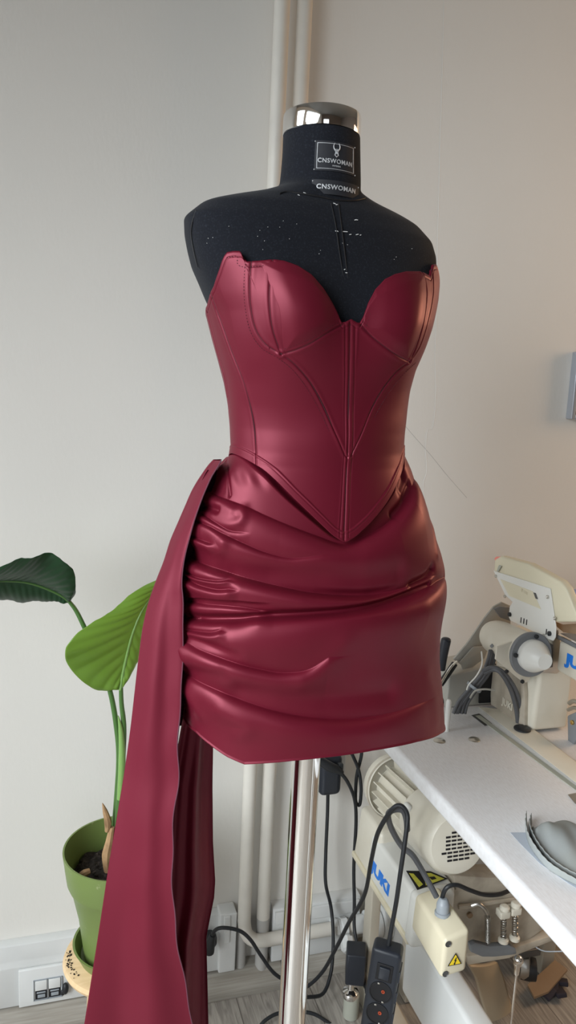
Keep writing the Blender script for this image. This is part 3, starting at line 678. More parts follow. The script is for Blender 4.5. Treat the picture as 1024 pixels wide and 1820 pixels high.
off_top = [(x, y+9) for x, y in top_px[4:]]
tpo = [(404, 458), (415, 456), (423, 456), (424, 470), (440, 475), (486, 471), (505, 473), (527, 481), (548, 496), (568, 520), (583, 545), (597, 578)]
dashes(stm, stitch_line(tpo), 0.00035)
dashes(stm, stitch_line([(650, 580), (662, 545), (674, 522), (690, 505), (708, 496), (730, 492), (748, 492)]), 0.00035)
dashes(stm, stitch_line([(502, 622), (525, 614), (550, 603), (578, 586), (604, 572)]), 0.00035)
dashes(stm, stitch_line([(650, 577), (668, 594), (690, 611), (712, 627), (728, 635)]), 0.00035)
dashes(stm, stitch_line([(437, 470), (435, 505), (437, 545), (446, 588), (465, 618), (492, 635), (518, 655), (544, 688), (567, 728), (587, 772), (606, 812)]), 0.00035)
dashes(stm, stitch_line([(737, 645), (713, 668), (690, 698), (669, 733), (650, 775), (632, 812)]), 0.00035)
dashes(stm, stitch_line([(462, 820), (480, 832), (505, 855), (530, 880), (555, 904), (580, 929), (603, 950)]), 0.00035)
dashes(stm, stitch_line([(621, 948), (640, 932), (662, 908), (682, 881), (697, 853), (708, 826)]), 0.00035)
so = obj('topstitching', stm, M['thread'], bodice); so['kind'] = 'stuff'
pipm = MB()
for k in (0, 1, 2, 3, 4, 5, 6, 7, 8, 11, 12):
    u = UD(smooth_px(seams_px[k], 5)); pipm = MB().tube(on_bodice(u, -0.0002), 0.00075, 6, 1); obj('piped_seam', pipm, M['thread'], bodice)
# bust cups as separate shells over the bodice
def cup(name, t_left, t_right, low_px, label):
    lo = UD(smooth_px(low_px, 6)); lo = order(lo, 0.0005)
    ths = np.linspace(t_left, t_right, 150); zl = np.interp(-ths, -lo[:, 0], lo[:, 1]); zu = np.maximum(ztop_f(ths)-0.0012, zl+0.0005)
    r = np.linspace(0, 1, 90)[:, None]; Zc = zu[None]*(1-r)+zl[None]*r; Tc = np.broadcast_to(ths[None], Zc.shape)
    base = surf(DB, Tc, Zc, 0.0034, True); nn = normals(base, False)
    ed = np.minimum(np.minimum(zu[None]-Zc, Zc-zl[None]), 0.11*np.minimum(np.abs(Tc-t_left), np.abs(Tc-t_right)))
    Pc = base + nn*(0.0026*sstep(-0.001, 0.018, ed)-0.0016*sstep(0.0015, 0, ed))[..., None]
    o = grid_mesh(name, Pc, M['satin'], bodice); note(o, label); return o
uL = UD([(484, 520), (604, 574), (643, 574), (757, 540)])
cup('bust_cup', uL[0, 0], uL[1, 0], [(481, 560), (487, 590), (500, 627), (525, 620), (550, 609), (578, 592), (604, 578)], 'bust cup at the left of the sweetheart neckline')
cup('bust_cup', uL[2, 0], uL[3, 0], [(643, 579), (660, 597), (685, 617), (710, 634), (727, 641), (742, 610), (755, 560)], 'bust cup at the right of the sweetheart neckline')

# ---- skirt
SK = lambda t, z: surf(DS, t, z, 0.0, False)
US = Unproject(SK, 0.86, 1.45)
hem_px = [(318, 1262), (330, 1282), (350, 1302), (375, 1324), (405, 1345), (435, 1358), (470, 1356), (520, 1351), (570, 1345), (610, 1340), (660, 1332), (700, 1326), (740, 1318), (768, 1311), (782, 1304), (791, 1297)]
hm = order(US(hem_px)); zhem_back = float(hm[-1, 1])
_ht = np.concatenate([[np.pi, hm[0, 0]+0.5], hm[:, 0], [hm[-1, 0]-0.4, -np.pi]]); _hz = np.concatenate([[0.98, hm[0, 1]+0.01], hm[:, 1], [zhem_back+0.0, 0.98]])
zhem = lambda x: np.interp(x, _ht[::-1], _hz[::-1])
NS = 640
ztop_s = np.minimum(zbot_f(thw)+0.016, 1.45)
tt = np.linspace(0, 1, NS)[:, None]
Z = ztop_s[None]*(1-tt)+zhem(thw)[None]*tt; TH = np.broadcast_to(thw[None], Z.shape)
S = SS(TH); H = np.zeros_like(Z); DZ = np.zeros_like(Z)
def to_sz(px, n=5):
    u = US(smooth_px(px, n)); s = SS(u[:, 0]); return s, u[:, 1]
def lip(px, A, w, fade=(0.02, 0.05), k=0.35, rise=0.0045, ov=0.0, amp=None, wa=0.5):
    """drape whose sharp upper edge runs along px; cloth bulges below it"""
    global H, DZ
    s, z = to_sz(px); smin, smax = s.min(), s.max()
    zl = hermite(S, s, z); o = np.argsort(s); sl_ = np.gradient(z[o], s[o]+np.arange(len(s))*1e-9); sl_ = np.clip(np.interp(S, s[o], sl_), -1.5, 1.5)
    d = (zl-Z)/np.sqrt(1+sl_**2)
    # image left = positive s
    f = sstep(smin-fade[1], smin+0.004, S)*sstep(smax+fade[0], smax-0.004, S)
    if amp is not None:      # amplitude by image x order: list along the line left -> right
        ss = np.linspace(smax, smin, len(amp)); f = f*np.interp(S, ss[::-1], np.array(amp)[::-1])
    dp = np.maximum(d, 0); x = dp/w
    pos = 0.35*(1-np.exp(-dp/rise))*np.exp(-x**2)+0.85*(1-np.exp(-x*3.2))*np.exp(-x**2.4); neg = -k*np.exp(np.minimum(d, 0)/(w*wa))*np.where(d < 0, 1, np.exp(-np.maximum(d, 0)/0.002))
    H += A*f*(np.where(d > 0, pos, 0)+neg)
    DZ += ov*f*np.where(d > 0, np.exp(-np.maximum(d, 0)/0.010), 0)
def ridge(px, A, w, fade=0.012, amp=None):
    global H
    s, z = to_sz(px); pts = np.column_stack([s, z]); m = (S > s.min()-0.08) & (S < s.max()+0.08)
    d = np.full(S.shape, 1.0); d[m] = seg_dist(S[m], Z[m], pts)
    w = w*1.35 if A > 0 else w; f = 0.7 if A > 0 else 1.0
    if amp is not None: ss = np.linspace(s.max(), s.min(), len(amp)); f = f*np.interp(S, ss[::-1], np.array(amp)[::-1])
    H += A*f*np.exp(-(d/w)**2)
# main drape edges
lip([(366, 868), (385, 880), (410, 890), (440, 901), (470, 915), (510, 932), (560, 951), (612, 967), (650, 954), (685, 934), (712, 908), (730, 878), (737, 850)], 0.0180, 0.066, fade=(0.01, 0.004), k=0.14, amp=[0.9, 0.8, 0.65, 0.65, 0.8, 1.0, 1.1, 0.9, 0.3])
lip([(345, 926), (360, 930), (380, 937), (402, 950), (441, 969), (476, 983), (520, 992), (570, 986)], 0.0095, 0.032, fade=(0.01, 0.05), k=0.50, amp=[1, 1, 1, .9, .7, .5, .3])
lip([(329, 984), (342, 994), (359, 1003), (398, 1017), (437, 1029), (500, 1044), (560, 1055), (620, 1060), (670, 1058), (710, 1049), (745, 1036), (765, 1026)], 0.0165, 0.036, fade=(0.01, 0.03), k=0.62, rise=0.005, amp=[.8, .8, .85, .9, 1, 1.05, 1.0, .9, .6, .35, .2], wa=1.0)
lip([(330, 1097), (345, 1103), (374, 1105), (421, 1104), (456, 1099), (500, 1097), (560, 1093), (620, 1087), (680, 1076), (730, 1060), (765, 1044), (792, 1026)], 0.0200, 0.062, fade=(0.01, 0.004), k=0.50, rise=0.0048, amp=[.8, .9, 1, 1, 1.0, 1.0, 1.0, 1.0, .9, .6, .2], wa=0.30)
lip([(330, 1133), (345, 1143), (359, 1152), (388, 1165), (417, 1176), (456, 1188), (500, 1196), (545, 1190), (580, 1165)], 0.0125, 0.040, fade=(0.01, 0.04), k=0.50, rise=0.008, amp=[.3, .8, 1, .9, .8, .6, .3], wa=0.8)
lip([(322, 1190), (345, 1206), (390, 1228), (440, 1250), (500, 1268), (560, 1278), (630, 1280), (700, 1268), (760, 1246)], 0.0120, 0.042, fade=(0.01, 0.05), k=0.50, rise=0.012, amp=[.3, .8, .9, 1, 1, .8, .45, .1], wa=1.1)
# deep shadowed slots under the overlapping drapes
ridge([(345, 1098), (374, 1100), (421, 1099), (456, 1095), (500, 1092), (560, 1088), (620, 1082), (680, 1071), (730, 1055), (765, 1039)], -0.0100, 0.0046, amp=[.5, .7, .8, 1, 1, 1, 1, .4])
ridge([(560, 1051), (620, 1056), (670, 1054), (710, 1044)], -0.0040, 0.0050, amp=[0, 1, 1, 0])
ridge([(700, 915), (722, 888), (731, 862)], -0.0055, 0.0060)
# gathers at the side seam (shorter creases)
lip([(352, 912), (370, 918), (388, 930), (410, 943), (432, 946)], 0.0055, 0.014, fade=(0.008, 0.015), k=0.9, amp=[1, 1, .8, .3], wa=0.6)
ridge([(352, 902), (372, 903), (390, 908)], -0.0060, 0.0050)
ridge([(372, 880), (398, 892), (415, 905)], 0.0030, 0.0060)
ridge([(354, 915), (382, 929), (405, 934), (425, 930), (434, 918), (432, 905)], 0.0045, 0.0060)
ridge([(345, 945), (358, 960), (378, 975), (396, 978), (402, 966)], 0.0040, 0.0060)
lip([(341, 952), (352, 956), (366, 961), (380, 966)], 0.0045, 0.011, fade=(0.008, 0.012), k=1.0, wa=0.8)
lip([(324, 1003), (332, 1014), (345, 1022), (362, 1028), (390, 1032), (408, 1030)], 0.0050, 0.004, fade=(0.006, 0.012), k=1.0, wa=1.3)
lip([(328, 1023), (342, 1031), (359, 1040), (388, 1047), (410, 1046)], 0.0075, 0.014, fade=(0.006, 0.016), k=0.7, wa=0.5)
lip([(323, 1058), (340, 1062), (359, 1062), (388, 1064), (425, 1066), (450, 1068)], -0.0045, 0.008, fade=(0.008, 0.03), k=0.3)
lip([(326, 1070), (345, 1072), (365, 1075), (395, 1077), (430, 1080), (462, 1085)], 0.0070, 0.016, fade=(0.006, 0.02), k=0.4, wa=0.4)
lip([(340, 1119), (360, 1121), (380, 1122), (396, 1118)], 0.0060, 0.010, fade=(0.006, 0.012), k=0.9, wa=0.5)
ridge([(340, 1130), (365, 1140), (390, 1150), (420, 1160)], -0.0070, 0.0080, amp=[1, 1, .8, .3])
ridge([(332, 1140), (338, 1152), (341, 1166), (333, 1180), (326, 1190)], 0.0060, 0.0075)
ridge([(340, 1190), (365, 1192), (400, 1196)], -0.0030, 0.0100)
ridge([(330, 1215), (340, 1230), (350, 1250), (358, 1268)], 0.0035, 0.0080)
ridge([(400, 1262), (425, 1275), (440, 1292), (428, 1305)], 0.0030, 0.0100)
ridge([(540, 1205), (570, 1185), (590, 1160), (605, 1140)], 0.0030, 0.0120)
ridge([(400, 1010), (470, 1018), (560, 1020), (640, 1025), (700, 1015)], -0.0075, 0.018, amp=[.5, 1, 1, 1, .6])
ridge([(430, 1225), (520, 1238), (600, 1240), (690, 1232)], -0.0045, 0.016)
# right-hand side: drape wrapping round the hip
ridge([(757, 905), (768, 945), (776, 985)], 0.0025, 0.0060); ridge([(765, 900), (775, 945)], -0.0030, 0.0050)
ridge([(770, 1010), (760, 1025), (735, 1040)], -0.0060, 0.0060)
ridge([(740, 1080), (765, 1110), (776, 1150)], 0.0020, 0.010); ridge([(760, 1200), (772, 1240), (776, 1280)], 0.0018, 0.010)
# hollow between corset point and the drape on the right hip
ridge([(716, 838), (720, 850), (716, 868)], -0.0070, 0.012)
# gathered edge pulled in at the left seam
sL = SS(US([(326, 1100)])[0, 0])
H -= 0.010*sstep(sL-0.022, sL+0.02, S)*(0.6+0.4*np.sin(Z*230+np.sin(Z*90)*2))*sstep(1.385, 1.36, Z)*sstep(1.02, 1.06, Z)
H = np.where(H > 0, H*(1-0.9*sstep(sL-0.012, sL+0.012, S)), H)
# yoke: tuck under the corset edge; small darts below the waist seam
above = Z-zbot_f(TH); H -= 0.012*sstep(-0.002, 0.010, above)
H += 0.0012*np.sin((S-Z)*160)*np.exp(-((Z-1.385)/0.012)**2)*(S > 0.05)
ridge([(400, 818), (404, 850), (407, 880)], -0.0022, 0.0030)
ridge([(388, 835), (380, 862), (376, 875)], 0.0045, 0.0060)
# hem fold
eh = Z-zhem(TH); H += 0.0012*sstep(0.004, 0.0, eh)
# soft clamp keeps the cloth clear of the form
H = np.where(H < -0.010, -0.010-0.008*np.tanh((-0.010-H)/0.008), H); H = np.where(H > 0.016, 0.016+0.010*np.tanh((H-0.016)/0.010), H)
base = SK(TH, Z); n = normals(base, True); P = base+n*H[..., None]; P[..., 2] += DZ
inn = P[-1]-n[-1]*0.004; inn2 = inn-n[-1]*0.002; inn2[:, 2] += 0.045
P = np.concatenate([P, inn[None], inn2[None]])
skirt = grid_mesh('skirt', P, M['satin'], dress, closed_u=True)

# ---- side train (front panel folding round behind) 
rows = [  # y, x left, x front edge, depth at the edge, depth at the fold
    (818, 384, 393, 0.993, 1.015), (824, 378, 390, 0.993, 1.016), (845, 362, 377, 0.991, 1.018), (870, 346, 366, 0.989, 1.020), (900, 332, 354, 0.987, 1.023), (930, 319, 343, 0.987, 1.023), (960, 306, 335, 0.987, 1.023), (1000, 293, 327, 0.987, 1.023),
    (1040, 277, 323, 0.987, 1.023), (1080, 263, 326, 0.987, 1.023), (1110, 256, 327, 0.987, 1.023), (1180, 246, 322, 0.987, 1.023), (1240, 239, 321, 0.987, 1.023), (1300, 232, 315, 0.987, 1.023),
    (1370, 222, 319, 0.985, 1.022), (1430, 212, 311, 0.981, 1.020), (1530, 195, 305, 0.973, 1.016), (1640, 178, 312, 0.967, 1.013), (1760, 159, 331, 0.967, 1.013), (1830, 148, 343, 0.967, 1.013), (1990, 128, 360, 0.967, 1.013)]
rows = np.array(rows, float); ys = np.linspace(818, 1990, 260)
R_ = np.stack([ys]+[hermite(ys, rows[:, 0], rows[:, i]) for i in range(1, 5)], 1)
NU = 72; P = np.zeros((len(ys), NU+24, 3))
for i, (y, xl, xr, ye, yf) in enumerate(R_):
    v = (y-818)/1172
    wob = 1.6*math.sin(y*0.055)+1.1*math.sin(y*0.021+1)
    A_ = at_y(xr+(wob if y > 1050 else wob*0.4), y, ye); B_ = at_y(xl, y, yf)
    for k in range(NU):
        u = k/(NU-1); p = A_.lerp(B_, u)
        bulge = -0.009*math.sin(math.pi*u)*min(1, v*6+0.3) + 0.0035*math.sin(u*9+y*0.004)*min(1, v*3)
        bulge += 0.010*math.exp(-((u-0.60)/0.20)**2)*sstep(1150, 1650, y)   # long hollow down the middle
        P[i, k] = (p.x, p.y+bulge, p.z)
    for k in range(24):         # returns behind the fold
        u = (k+1)/24; ang = min(1, u*3)*math.pi/2
        q = Vector(P[i, NU-1]); wdt = min(0.06, 0.6*(A_-B_).length)
        P[i, NU+k] = (q.x+wdt*u*0.9-0.004*math.sin(ang*2), q.y+0.012*math.sin(ang)+0.006*u, q.z)
train = grid_mesh('side_train', P, M['satin_matte'], dress)
ed = MB().tube([P[i, 0] for i in range(0, len(ys), 2)], 0.0010, 6, 1)
note(obj('raw_edge', ed, M['raw_edge'], train), 'frayed overlocked edge of the train')
# back panel of the train, pleated, seen in shade below the hem
ys2 = np.linspace(1215, 1990, 150); P = np.zeros((150, 110, 3))
for i, y in enumerate(ys2):
    xr = np.interp(y, [1215, 1300, 1400, 1500, 1570, 1600, 1640, 1670, 1760, 1990], [372, 380, 379, 380, 384, 382, 374, 368, 370, 374]); xl = np.interp(y, [1215, 1400, 1990], [335, 300, 262])
    for k in range(110):
        u = k/109; p = at_y(xl+(xr-xl)*u, y, 1.02+0.05*u)
        pl_ = 0.011*math.sin(u*10+math.sin(y*0.003)*0.9)+0.003*math.sin(u*23+1+y*0.002)
        P[i, k] = (p.x, p.y+pl_*min(1, 0.4+(y-1215)/260), p.z)
grid_mesh('back_train_panel', P, M['satin_matte'], dress)
# dark sheet standing for the shade in the gap between train edge and gathers
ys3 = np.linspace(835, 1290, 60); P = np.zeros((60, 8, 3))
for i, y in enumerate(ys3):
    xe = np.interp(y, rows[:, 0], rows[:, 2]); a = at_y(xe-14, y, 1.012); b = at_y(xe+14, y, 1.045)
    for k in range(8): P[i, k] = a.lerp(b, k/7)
grid_mesh('gap_shade_sheet', P, M['thread'], dress)

# ================================================================== PLANT
pc = Vector((0.117, 1.43, 0.352)); RZ = 0.583
stool = thing('plant_stand', 'round pale birch stool holding the green plant pot', 'plant stand', (pc.x, pc.y, 0))
obj('seat', MB().lathe([(0.098, 0.0), (0.111, 0.003), (0.114, 0.010), (0.111, 0.018), (0.103, 0.021), (0.0, 0.021)], (pc.x, pc.y, 0.319), (0, 0, 1), 72), M['wood'], stool)
for k in range(4):
    a = math.radians(222+90*k); d = Vector((math.cos(a), math.sin(a), 0))
    b = Vector((pc.x, pc.y, 0.32))+d*0.070; e = Vector((pc.x, pc.y, 0.001))+d*0.088
    obj('leg', MB().tube([b, e], [0.0125, 0.010], 20, 1), M['wood'], stool)
plant = thing('potted_plant', 'broad-leaved green plant in a scuffed olive green plastic pot', 'potted plant', (pc.x, pc.y, 0.343))
sc = MB().lathe([(0.065, 0.0), (0.080, 0.0), (0.092, 0.026), (0.0945, 0.030), (0.090, 0.030), (0.078, 0.004), (0.0, 0.004)], (pc.x, pc.y, 0.3405), (0, 0, 1), 72)
tag(obj('pot_saucer', sc, M['pot']), 'olive green plastic saucer under the pot, on the birch stool', 'saucer')
plant.location = (pc.x, pc.y, 0.346)
pp = [(0.0, 0.0), (0.068, 0.0), (0.072, 0.003), (0.0835, 0.090), (0.0842, 0.092), (0.0968, 0.150), (0.1020, 0.158), (0.1060, 0.168), (0.1140, 0.228), (0.1140, 0.231), (0.1105, 0.231), (0.1030, 0.168), (0.0945, 0.150), (0.069, 0.010), (0.0, 0.010)]
obj('pot', MB().lathe(pp, (pc.x, pc.y, 0.346), (0, 0, 1), 90), M['pot'], plant)
# soil
P = np.zeros((26, 80, 3))
for i in range(26):
    for k in range(80):
        r = 0.0985*i/25; a = 2*math.pi*k/80
        hgt = 0.518+0.006*math.sin(9*a+i)*i/25+0.010*(1-i/25)+rs_.uniform(-0.002, 0.002)
        P[i, k] = (pc.x+r*math.cos(a), pc.y+r*math.sin(a), hgt)
so_ = grid_mesh('soil', P, M['soil'], plant, closed_u=True)
cr = MB()
for _ in range(150):
    a = rs_.uniform(0, 6.28); r = 0.092*math.sqrt(rs_.uniform()); cr.ball((pc.x+r*math.cos(a), pc.y+r*math.sin(a), 0.524), rs_.uniform(0.0015, 0.0045), (1, 0.8, 0.6), 6)
sc_ = obj('soil_crumbs', cr, M['soil'], so_); sc_['kind'] = 'stuff'
sp_ = MB()
for _ in range(40):
    a = rs_.uniform(2.9, 3.7); r = rs_.uniform(0.096, 0.108); sp_.ball((pc.x+r*math.cos(a), pc.y+r*math.sin(a), 0.3405), rs_.uniform(0.0008, 0.0022), (1, 1, 0.6), 6)
spo = obj('spilled_soil', sp_, M['soil']); spo['kind'] = 'stuff'; tag(spo, 'dark crumbs of soil spilled on the birch stool beside the saucer', 'soil')
# stems
YP = 1.43
st1 = MB().tube(path([(200, 1530, 1.44), (207, 1440, 1.44), (212, 1350, 1.44), (207, 1290, 1.44), (196, 1230, 1.445), (178, 1175, 1.45), (150, 1115, 1.455), (135, 1085, 1.46), (122, 1068, 1.46)]), [0.0075, 0.007, 0.0062, 0.0055, 0.0050, 0.0048, 0.0046, 0.0042, 0.0035], 14, 6)
obj('stem', st1, M['stem'], plant)
st2 = MB().tube(path([(206, 1530, 1.425), (212, 1430, 1.425), (218, 1340, 1.425), (220, 1290, 1.425), (216, 1250, 1.425), (215, 1215, 1.425)]), [0.0075, 0.007, 0.0062, 0.0052, 0.0045, 0.004], 14, 6)
obj('stem', st2, M['stem'], plant)
sh = MB().tube(path([(214, 1420, 1.42), (217, 1350, 1.42), (215, 1300, 1.42), (210, 1272, 1.42)]), [0.0070, 0.0072, 0.005, 0.0008], 12, 6)
note(obj('sheath', sh, M['midrib'], plant), 'pale sheath where the stems part')
def husk(name, pts, r, lab):
    mb = MB(); P_ = [Vector(p) for p in pts]
    mb.tube(P_, r, 8, 5); return note(obj(name, mb, M['husk'], plant), lab)
husk('husk', path([(190, 1478, 1.42), (192, 1462, 1.42), (187, 1442, 1.42), (182, 1427, 1.42)]), [0.004, 0.0075, 0.005, 0.0004], 'curled dry brown husk')
husk('husk', path([(192, 1548, 1.42), (190, 1520, 1.42), (194, 1498, 1.42), (199, 1470, 1.42)]), [0.008, 0.010, 0.008, 0.005], 'brown dry base of the stems')
husk('husk', path([(143, 1556, 1.40), (151, 1552, 1.40), (160, 1548, 1.402)]), [0.006, 0.0075, 0.0055], 'broken tan stalk stub in the soil')

def leaf(name, mid, left, right, m, ribs, label, cup_=0.012, tipdrop=0.0, nv=90, nu=44, edge_sag=0.02):
    """mid: 3D midrib points base->tip; left/right: blade edge points at the same stations"""
    def resample(pts, n):
        P_ = [Vector(p) for p in pts]; out = []
        for i in range(n):
            t = i/(n-1)*(len(P_)-1); k = min(int(t), len(P_)-2); f = t-k
            p0, p1, p2, p3 = P_[max(k-1, 0)], P_[k], P_[k+1], P_[min(k+2, len(P_)-1)]
            out.append(0.5*((2*p1)+(p2-p0)*f+(2*p0-5*p1+4*p2-p3)*f*f+(3*p1-p0-3*p2+p3)*f**3))
        return out
    Mi, Le, Ri = resample(mid, nv), resample(left, nv), resample(right, nv)
    P = np.zeros((nv, 2*nu+1, 3))
    for i in range(nv):
        nrm = (Le[i]-Ri[i]); T_ = (Mi[min(i+1, nv-1)]-Mi[max(i-1, 0)]); N_ = nrm.cross(T_); N_ = N_.normalized() if N_.length > 1e-9 else Vector((0, -1, 0))
        if N_.y > 0: N_ = -N_
        for k in range(-nu, nu+1):
            u = abs(k)/nu; E_ = Le[i] if k < 0 else Ri[i]; p = Mi[i].lerp(E_, u)
            rip = (0.0030 if ribs < 1 else 0.0018)*(abs(math.sin((i+u*11)*ribs*0.5))-0.6)*min(1, u*5)*(1-0.5*u) + 0.0020*math.sin(i*0.33+(2 if k < 0 else 0))*u**3
            p = p + N_*(cup_*math.sin(math.pi*u*0.8)*min(1, i/8) + rip - edge_sag*u*u*0.3)
            P[i, k+nu] = p
    back = P.copy(); 
    o = grid_mesh(name, P, m, plant)
    md = o.modifiers.new('thick', 'SOLIDIFY'); md.thickness = 0.0006
    note(o, label)
    obj('midrib', MB().tube([Mi[i] for i in range(0, nv, 3)], [0.0035*(1-0.85*i/nv)+0.0004 for i in range(0, nv, 3)], 8, 1), M['midrib'] if m is M['leaf_light'] else M['stem'], o)
    return o
# dark leaf reaching out of the frame at left: midrib from the stem top to the left
leaf('leaf', path([(124, 1070, 1.46), (112, 1060, 1.455), (85, 1047, 1.45), (50, 1036, 1.445), (10, 1033, 1.44), (-40, 1036, 1.435), (-90, 1046, 1.44)]),
     path([(126, 1068, 1.46), (135, 1050, 1.42), (128, 1012, 1.37), (92, 985, 1.36), (50, 992, 1.35), (10, 1002, 1.36), (-90, 1046, 1.44)]),
     path([(121, 1072, 1.46), (100, 1066, 1.48), (70, 1069, 1.50), (35, 1070, 1.50), (0, 1066, 1.50), (-45, 1060, 1.48), (-90, 1046, 1.44)]),
     M['leaf_dark'], 1.25, 'dark glossy leaf arching left out of the frame', 0.010)
leaf('leaf', path([(214, 1226, 1.425), (218, 1198, 1.42), (225, 1165, 1.415), (234, 1130, 1.41), (246, 1098, 1.41), (262, 1070, 1.42), (285, 1042, 1.44), (312, 1020, 1.46)]),
     path([(211, 1226, 1.425), (172, 1226, 1.43), (128, 1192, 1.40), (117, 1150, 1.37), (165, 1106, 1.38), (205, 1082, 1.40), (240, 1050, 1.42), (312, 1018, 1.46)]),
     path([(217, 1225, 1.425), (238, 1190, 1.43), (250, 1165, 1.44), (268, 1135, 1.45), (284, 1105, 1.46), (296, 1080, 1.47), (306, 1050, 1.47), (314, 1022, 1.46)]),
     M['leaf_light'], 0.9, 'bright green ribbed leaf partly behind the train', 0.010)

# ================================================================== SEWING TABLE
TZ = 0.80
_a, _b = at_z(676, 1330, 0.765), at_z(1024, 1726, 0.765); EX1 = (_b.x-_a.x)/(_a.y-_b.y); EX0 = _a.x-(1.30-_a.y)*EX1
def edge_x(y): return EX0+(1.30-y)*EX1
xf, xn = edge_x(1.60), edge_x(0.30)
tb = thing('sewing_table', 'white linen-textured sewing machine table with pale steel legs', 'table', (0.95, 1.0, 0))
top = MB().hull8([(xf, 1.60, TZ-0.035), (1.30, 1.60, TZ-0.035), (1.34, 0.30, TZ-0.035), (xn, 0.30, TZ-0.035), (xf, 1.60, TZ), (1.30, 1.60, TZ), (1.34, 0.30, TZ), (xn, 0.30, TZ)], 0.009, 4)
obj('table_top', top, M['laminate'], tb)
# gasket strip beside the machine bed and the drain slot
g0, g1 = at_z(858, 1279, TZ), at_z(1030, 1406, TZ)
gs = MB(); d = (g1-g0).normalized(); sd = Vector((-d.y, d.x, 0)); q = [g0-sd*0.006-d*0.02, g1-sd*0.006, g1+sd*0.006, g0+sd*0.006-d*0.02]
gs.slab(q, (0, 0, 1), 0.0012); obj('gasket_strip', gs, M['gasket'], tb)
for p in ((781, 1317), (843, 1315)):
    c = at_z(*p, TZ); obj('cover_stud', MB().lathe([(0.0125, 0), (0.0125, 0.001), (0.010, 0.003), (0.0, 0.0042)], (c.x, c.y, TZ-0.0002), (0, 0, 1), 32), M['nickel'], tb)
sl1 = at_z(852, 1276, TZ); 
obj('slot', MB().hull8([tuple(at_z(x, y, z)) for z in (TZ-0.001, TZ+0.0008) for x, y in ((838, 1271), (852, 1268), (875, 1286), (862, 1290))]), M['dark_grey'], tb)
c = at_z(985, 1412, TZ); obj('slide_plate', MB().hull8([tuple(at_z(x, y, z)) for z in (TZ, TZ+0.0015) for x, y in ((1009, 1412), (1030, 1408), (1040, 1440), (1022, 1428))]), M['brushed'], tb)
# legs and under-frame
bx = MB()
obj('leg', MB().hull8([(0.825, 1.50, 0.002), (0.865, 1.50, 0.002), (0.865, 1.54, 0.002), (0.825, 1.54, 0.002), (0.825, 1.50, 0.764), (0.865, 1.50, 0.764), (0.865, 1.54, 0.764), (0.825, 1.54, 0.764)], 0.004), M['steel_beige'], tb)
# long lower side rail seen between control box and floor
def railpt(x, y, X): return at_x(x, y, X)
rl = MB(); a0 = railpt(722, 1690, 0.72); a1 = railpt(790, 1845, 0.72)
rail = MB().hull8([(0.735, 0.85, 0.18), (0.785, 0.85, 0.18), (0.785, 1.36, 0.18), (0.735, 1.36, 0.18), (0.735, 0.85, 0.335), (0.785, 0.85, 0.335), (0.785, 1.36, 0.355), (0.735, 1.36, 0.355)], 0.010)
obj('side_rail', rail, M['steel_white'], tb)
obj('leg', MB().span(0.715, 0.740, 1.50, 1.54, 0.002, 0.394, 0.003), M['steel_beige'], tb)
obj('foot_beam', MB().span(0.715, 0.765, 0.60, 1.60, 0.055, 0.085, 0.006), M['steel_beige'], tb)
obj('leg', MB().span(0.722, 0.758, 0.62, 0.68, 0.06, 0.7645, 0.004), M['steel_white'], tb)
obj('leg', MB().span(1.22, 1.26, 1.50, 1.56, 0.001, 0.7645, 0.004), M['steel_beige'], tb)
obj('leg', MB().span(1.22, 1.26, 0.42, 0.48, 0.001, 0.7645, 0.004), M['steel_white'], tb)
# black foot block with chrome leveller
c1 = at_y(632, 1712, 1.50)
fb = obj('foot_block', MB().box((c1.x, 1.50, c1.z), (0.046, 0.05, 0.085), 0.004, Euler((0.05, 0, -0.35)).to_matrix()), M['black'], tb)
c2 = at_y(623, 1765, 1.50)
obj('leveller', MB().lathe([(0.006, 0.05), (0.008, 0.012), (0.019, 0.006), (0.021, 0.0), (0.019, -0.008), (0.012, -0.012)][::-1], (c2.x, 1.50, c2.z), (0, 0, 1), 32), M['chrome'], tb)
obj('leveller_foot', MB().lathe([(0.019, 0.0), (0.019, 0.06), (0.013, 0.064)], (c2.x+0.004, 1.50, max(0.002, c2.z-0.07)), (0, 0, 1), 32), M['gasket'], tb)

# white peg standing on the table and black lever handle behind
pg = at_z(793, 1299, TZ)
tag(obj('white_peg', MB().lathe([(0.0065, 0), (0.0065, 0.004), (0.0052, 0.006), (0.0065, 0.05), (0.0060, 0.066), (0.0035, 0.071), (0, 0.072)], (pg.x+0.001, pg.y, TZ), (0.0, 0, 1), 24), M['cream_white']), 'small white plastic peg standing on the table by the skirt hem', 'peg')

# ================================================================== SEWING MACHINE (head on the table)
mc = thing('sewing_machine', 'cream industrial sewing machine head with motor housing on the white table', 'sewing machine', (1.02, 1.25, TZ))
bed = MB().hull8([tuple(at_z(x, y, z)) for z in (TZ, TZ+0.008) for x, y in ((850, 1256), (905, 1262), (1110, 1420), (1035, 1400))], 0.002)
obj('bed', bed, M['cream'], mc)
# column
A0 = at_z(945, 1301, TZ+0.004); A1 = at_z(1010, 1297, TZ+0.004); B0 = at_z(872, 1252, TZ+0.004)
x0c, x1c, y0c, y1c = A0.x, A1.x+0.004, A0.y, B0.y
zc_top = at_y(950, 1150, y0c).z
col_ = MB().hull8([(x0c, y0c, TZ+0.004), (x1c, y0c, TZ+0.004), (x1c+0.01, y1c, TZ+0.004), (x0c-0.012, y1c, TZ+0.004), (x0c+0.008, y0c, zc_top), (x1c, y0c, zc_top), (x1c, y1c, zc_top), (x0c-0.004, y1c, zc_top)], 0.010, 4)
obj('column', col_, M['cream'], mc)
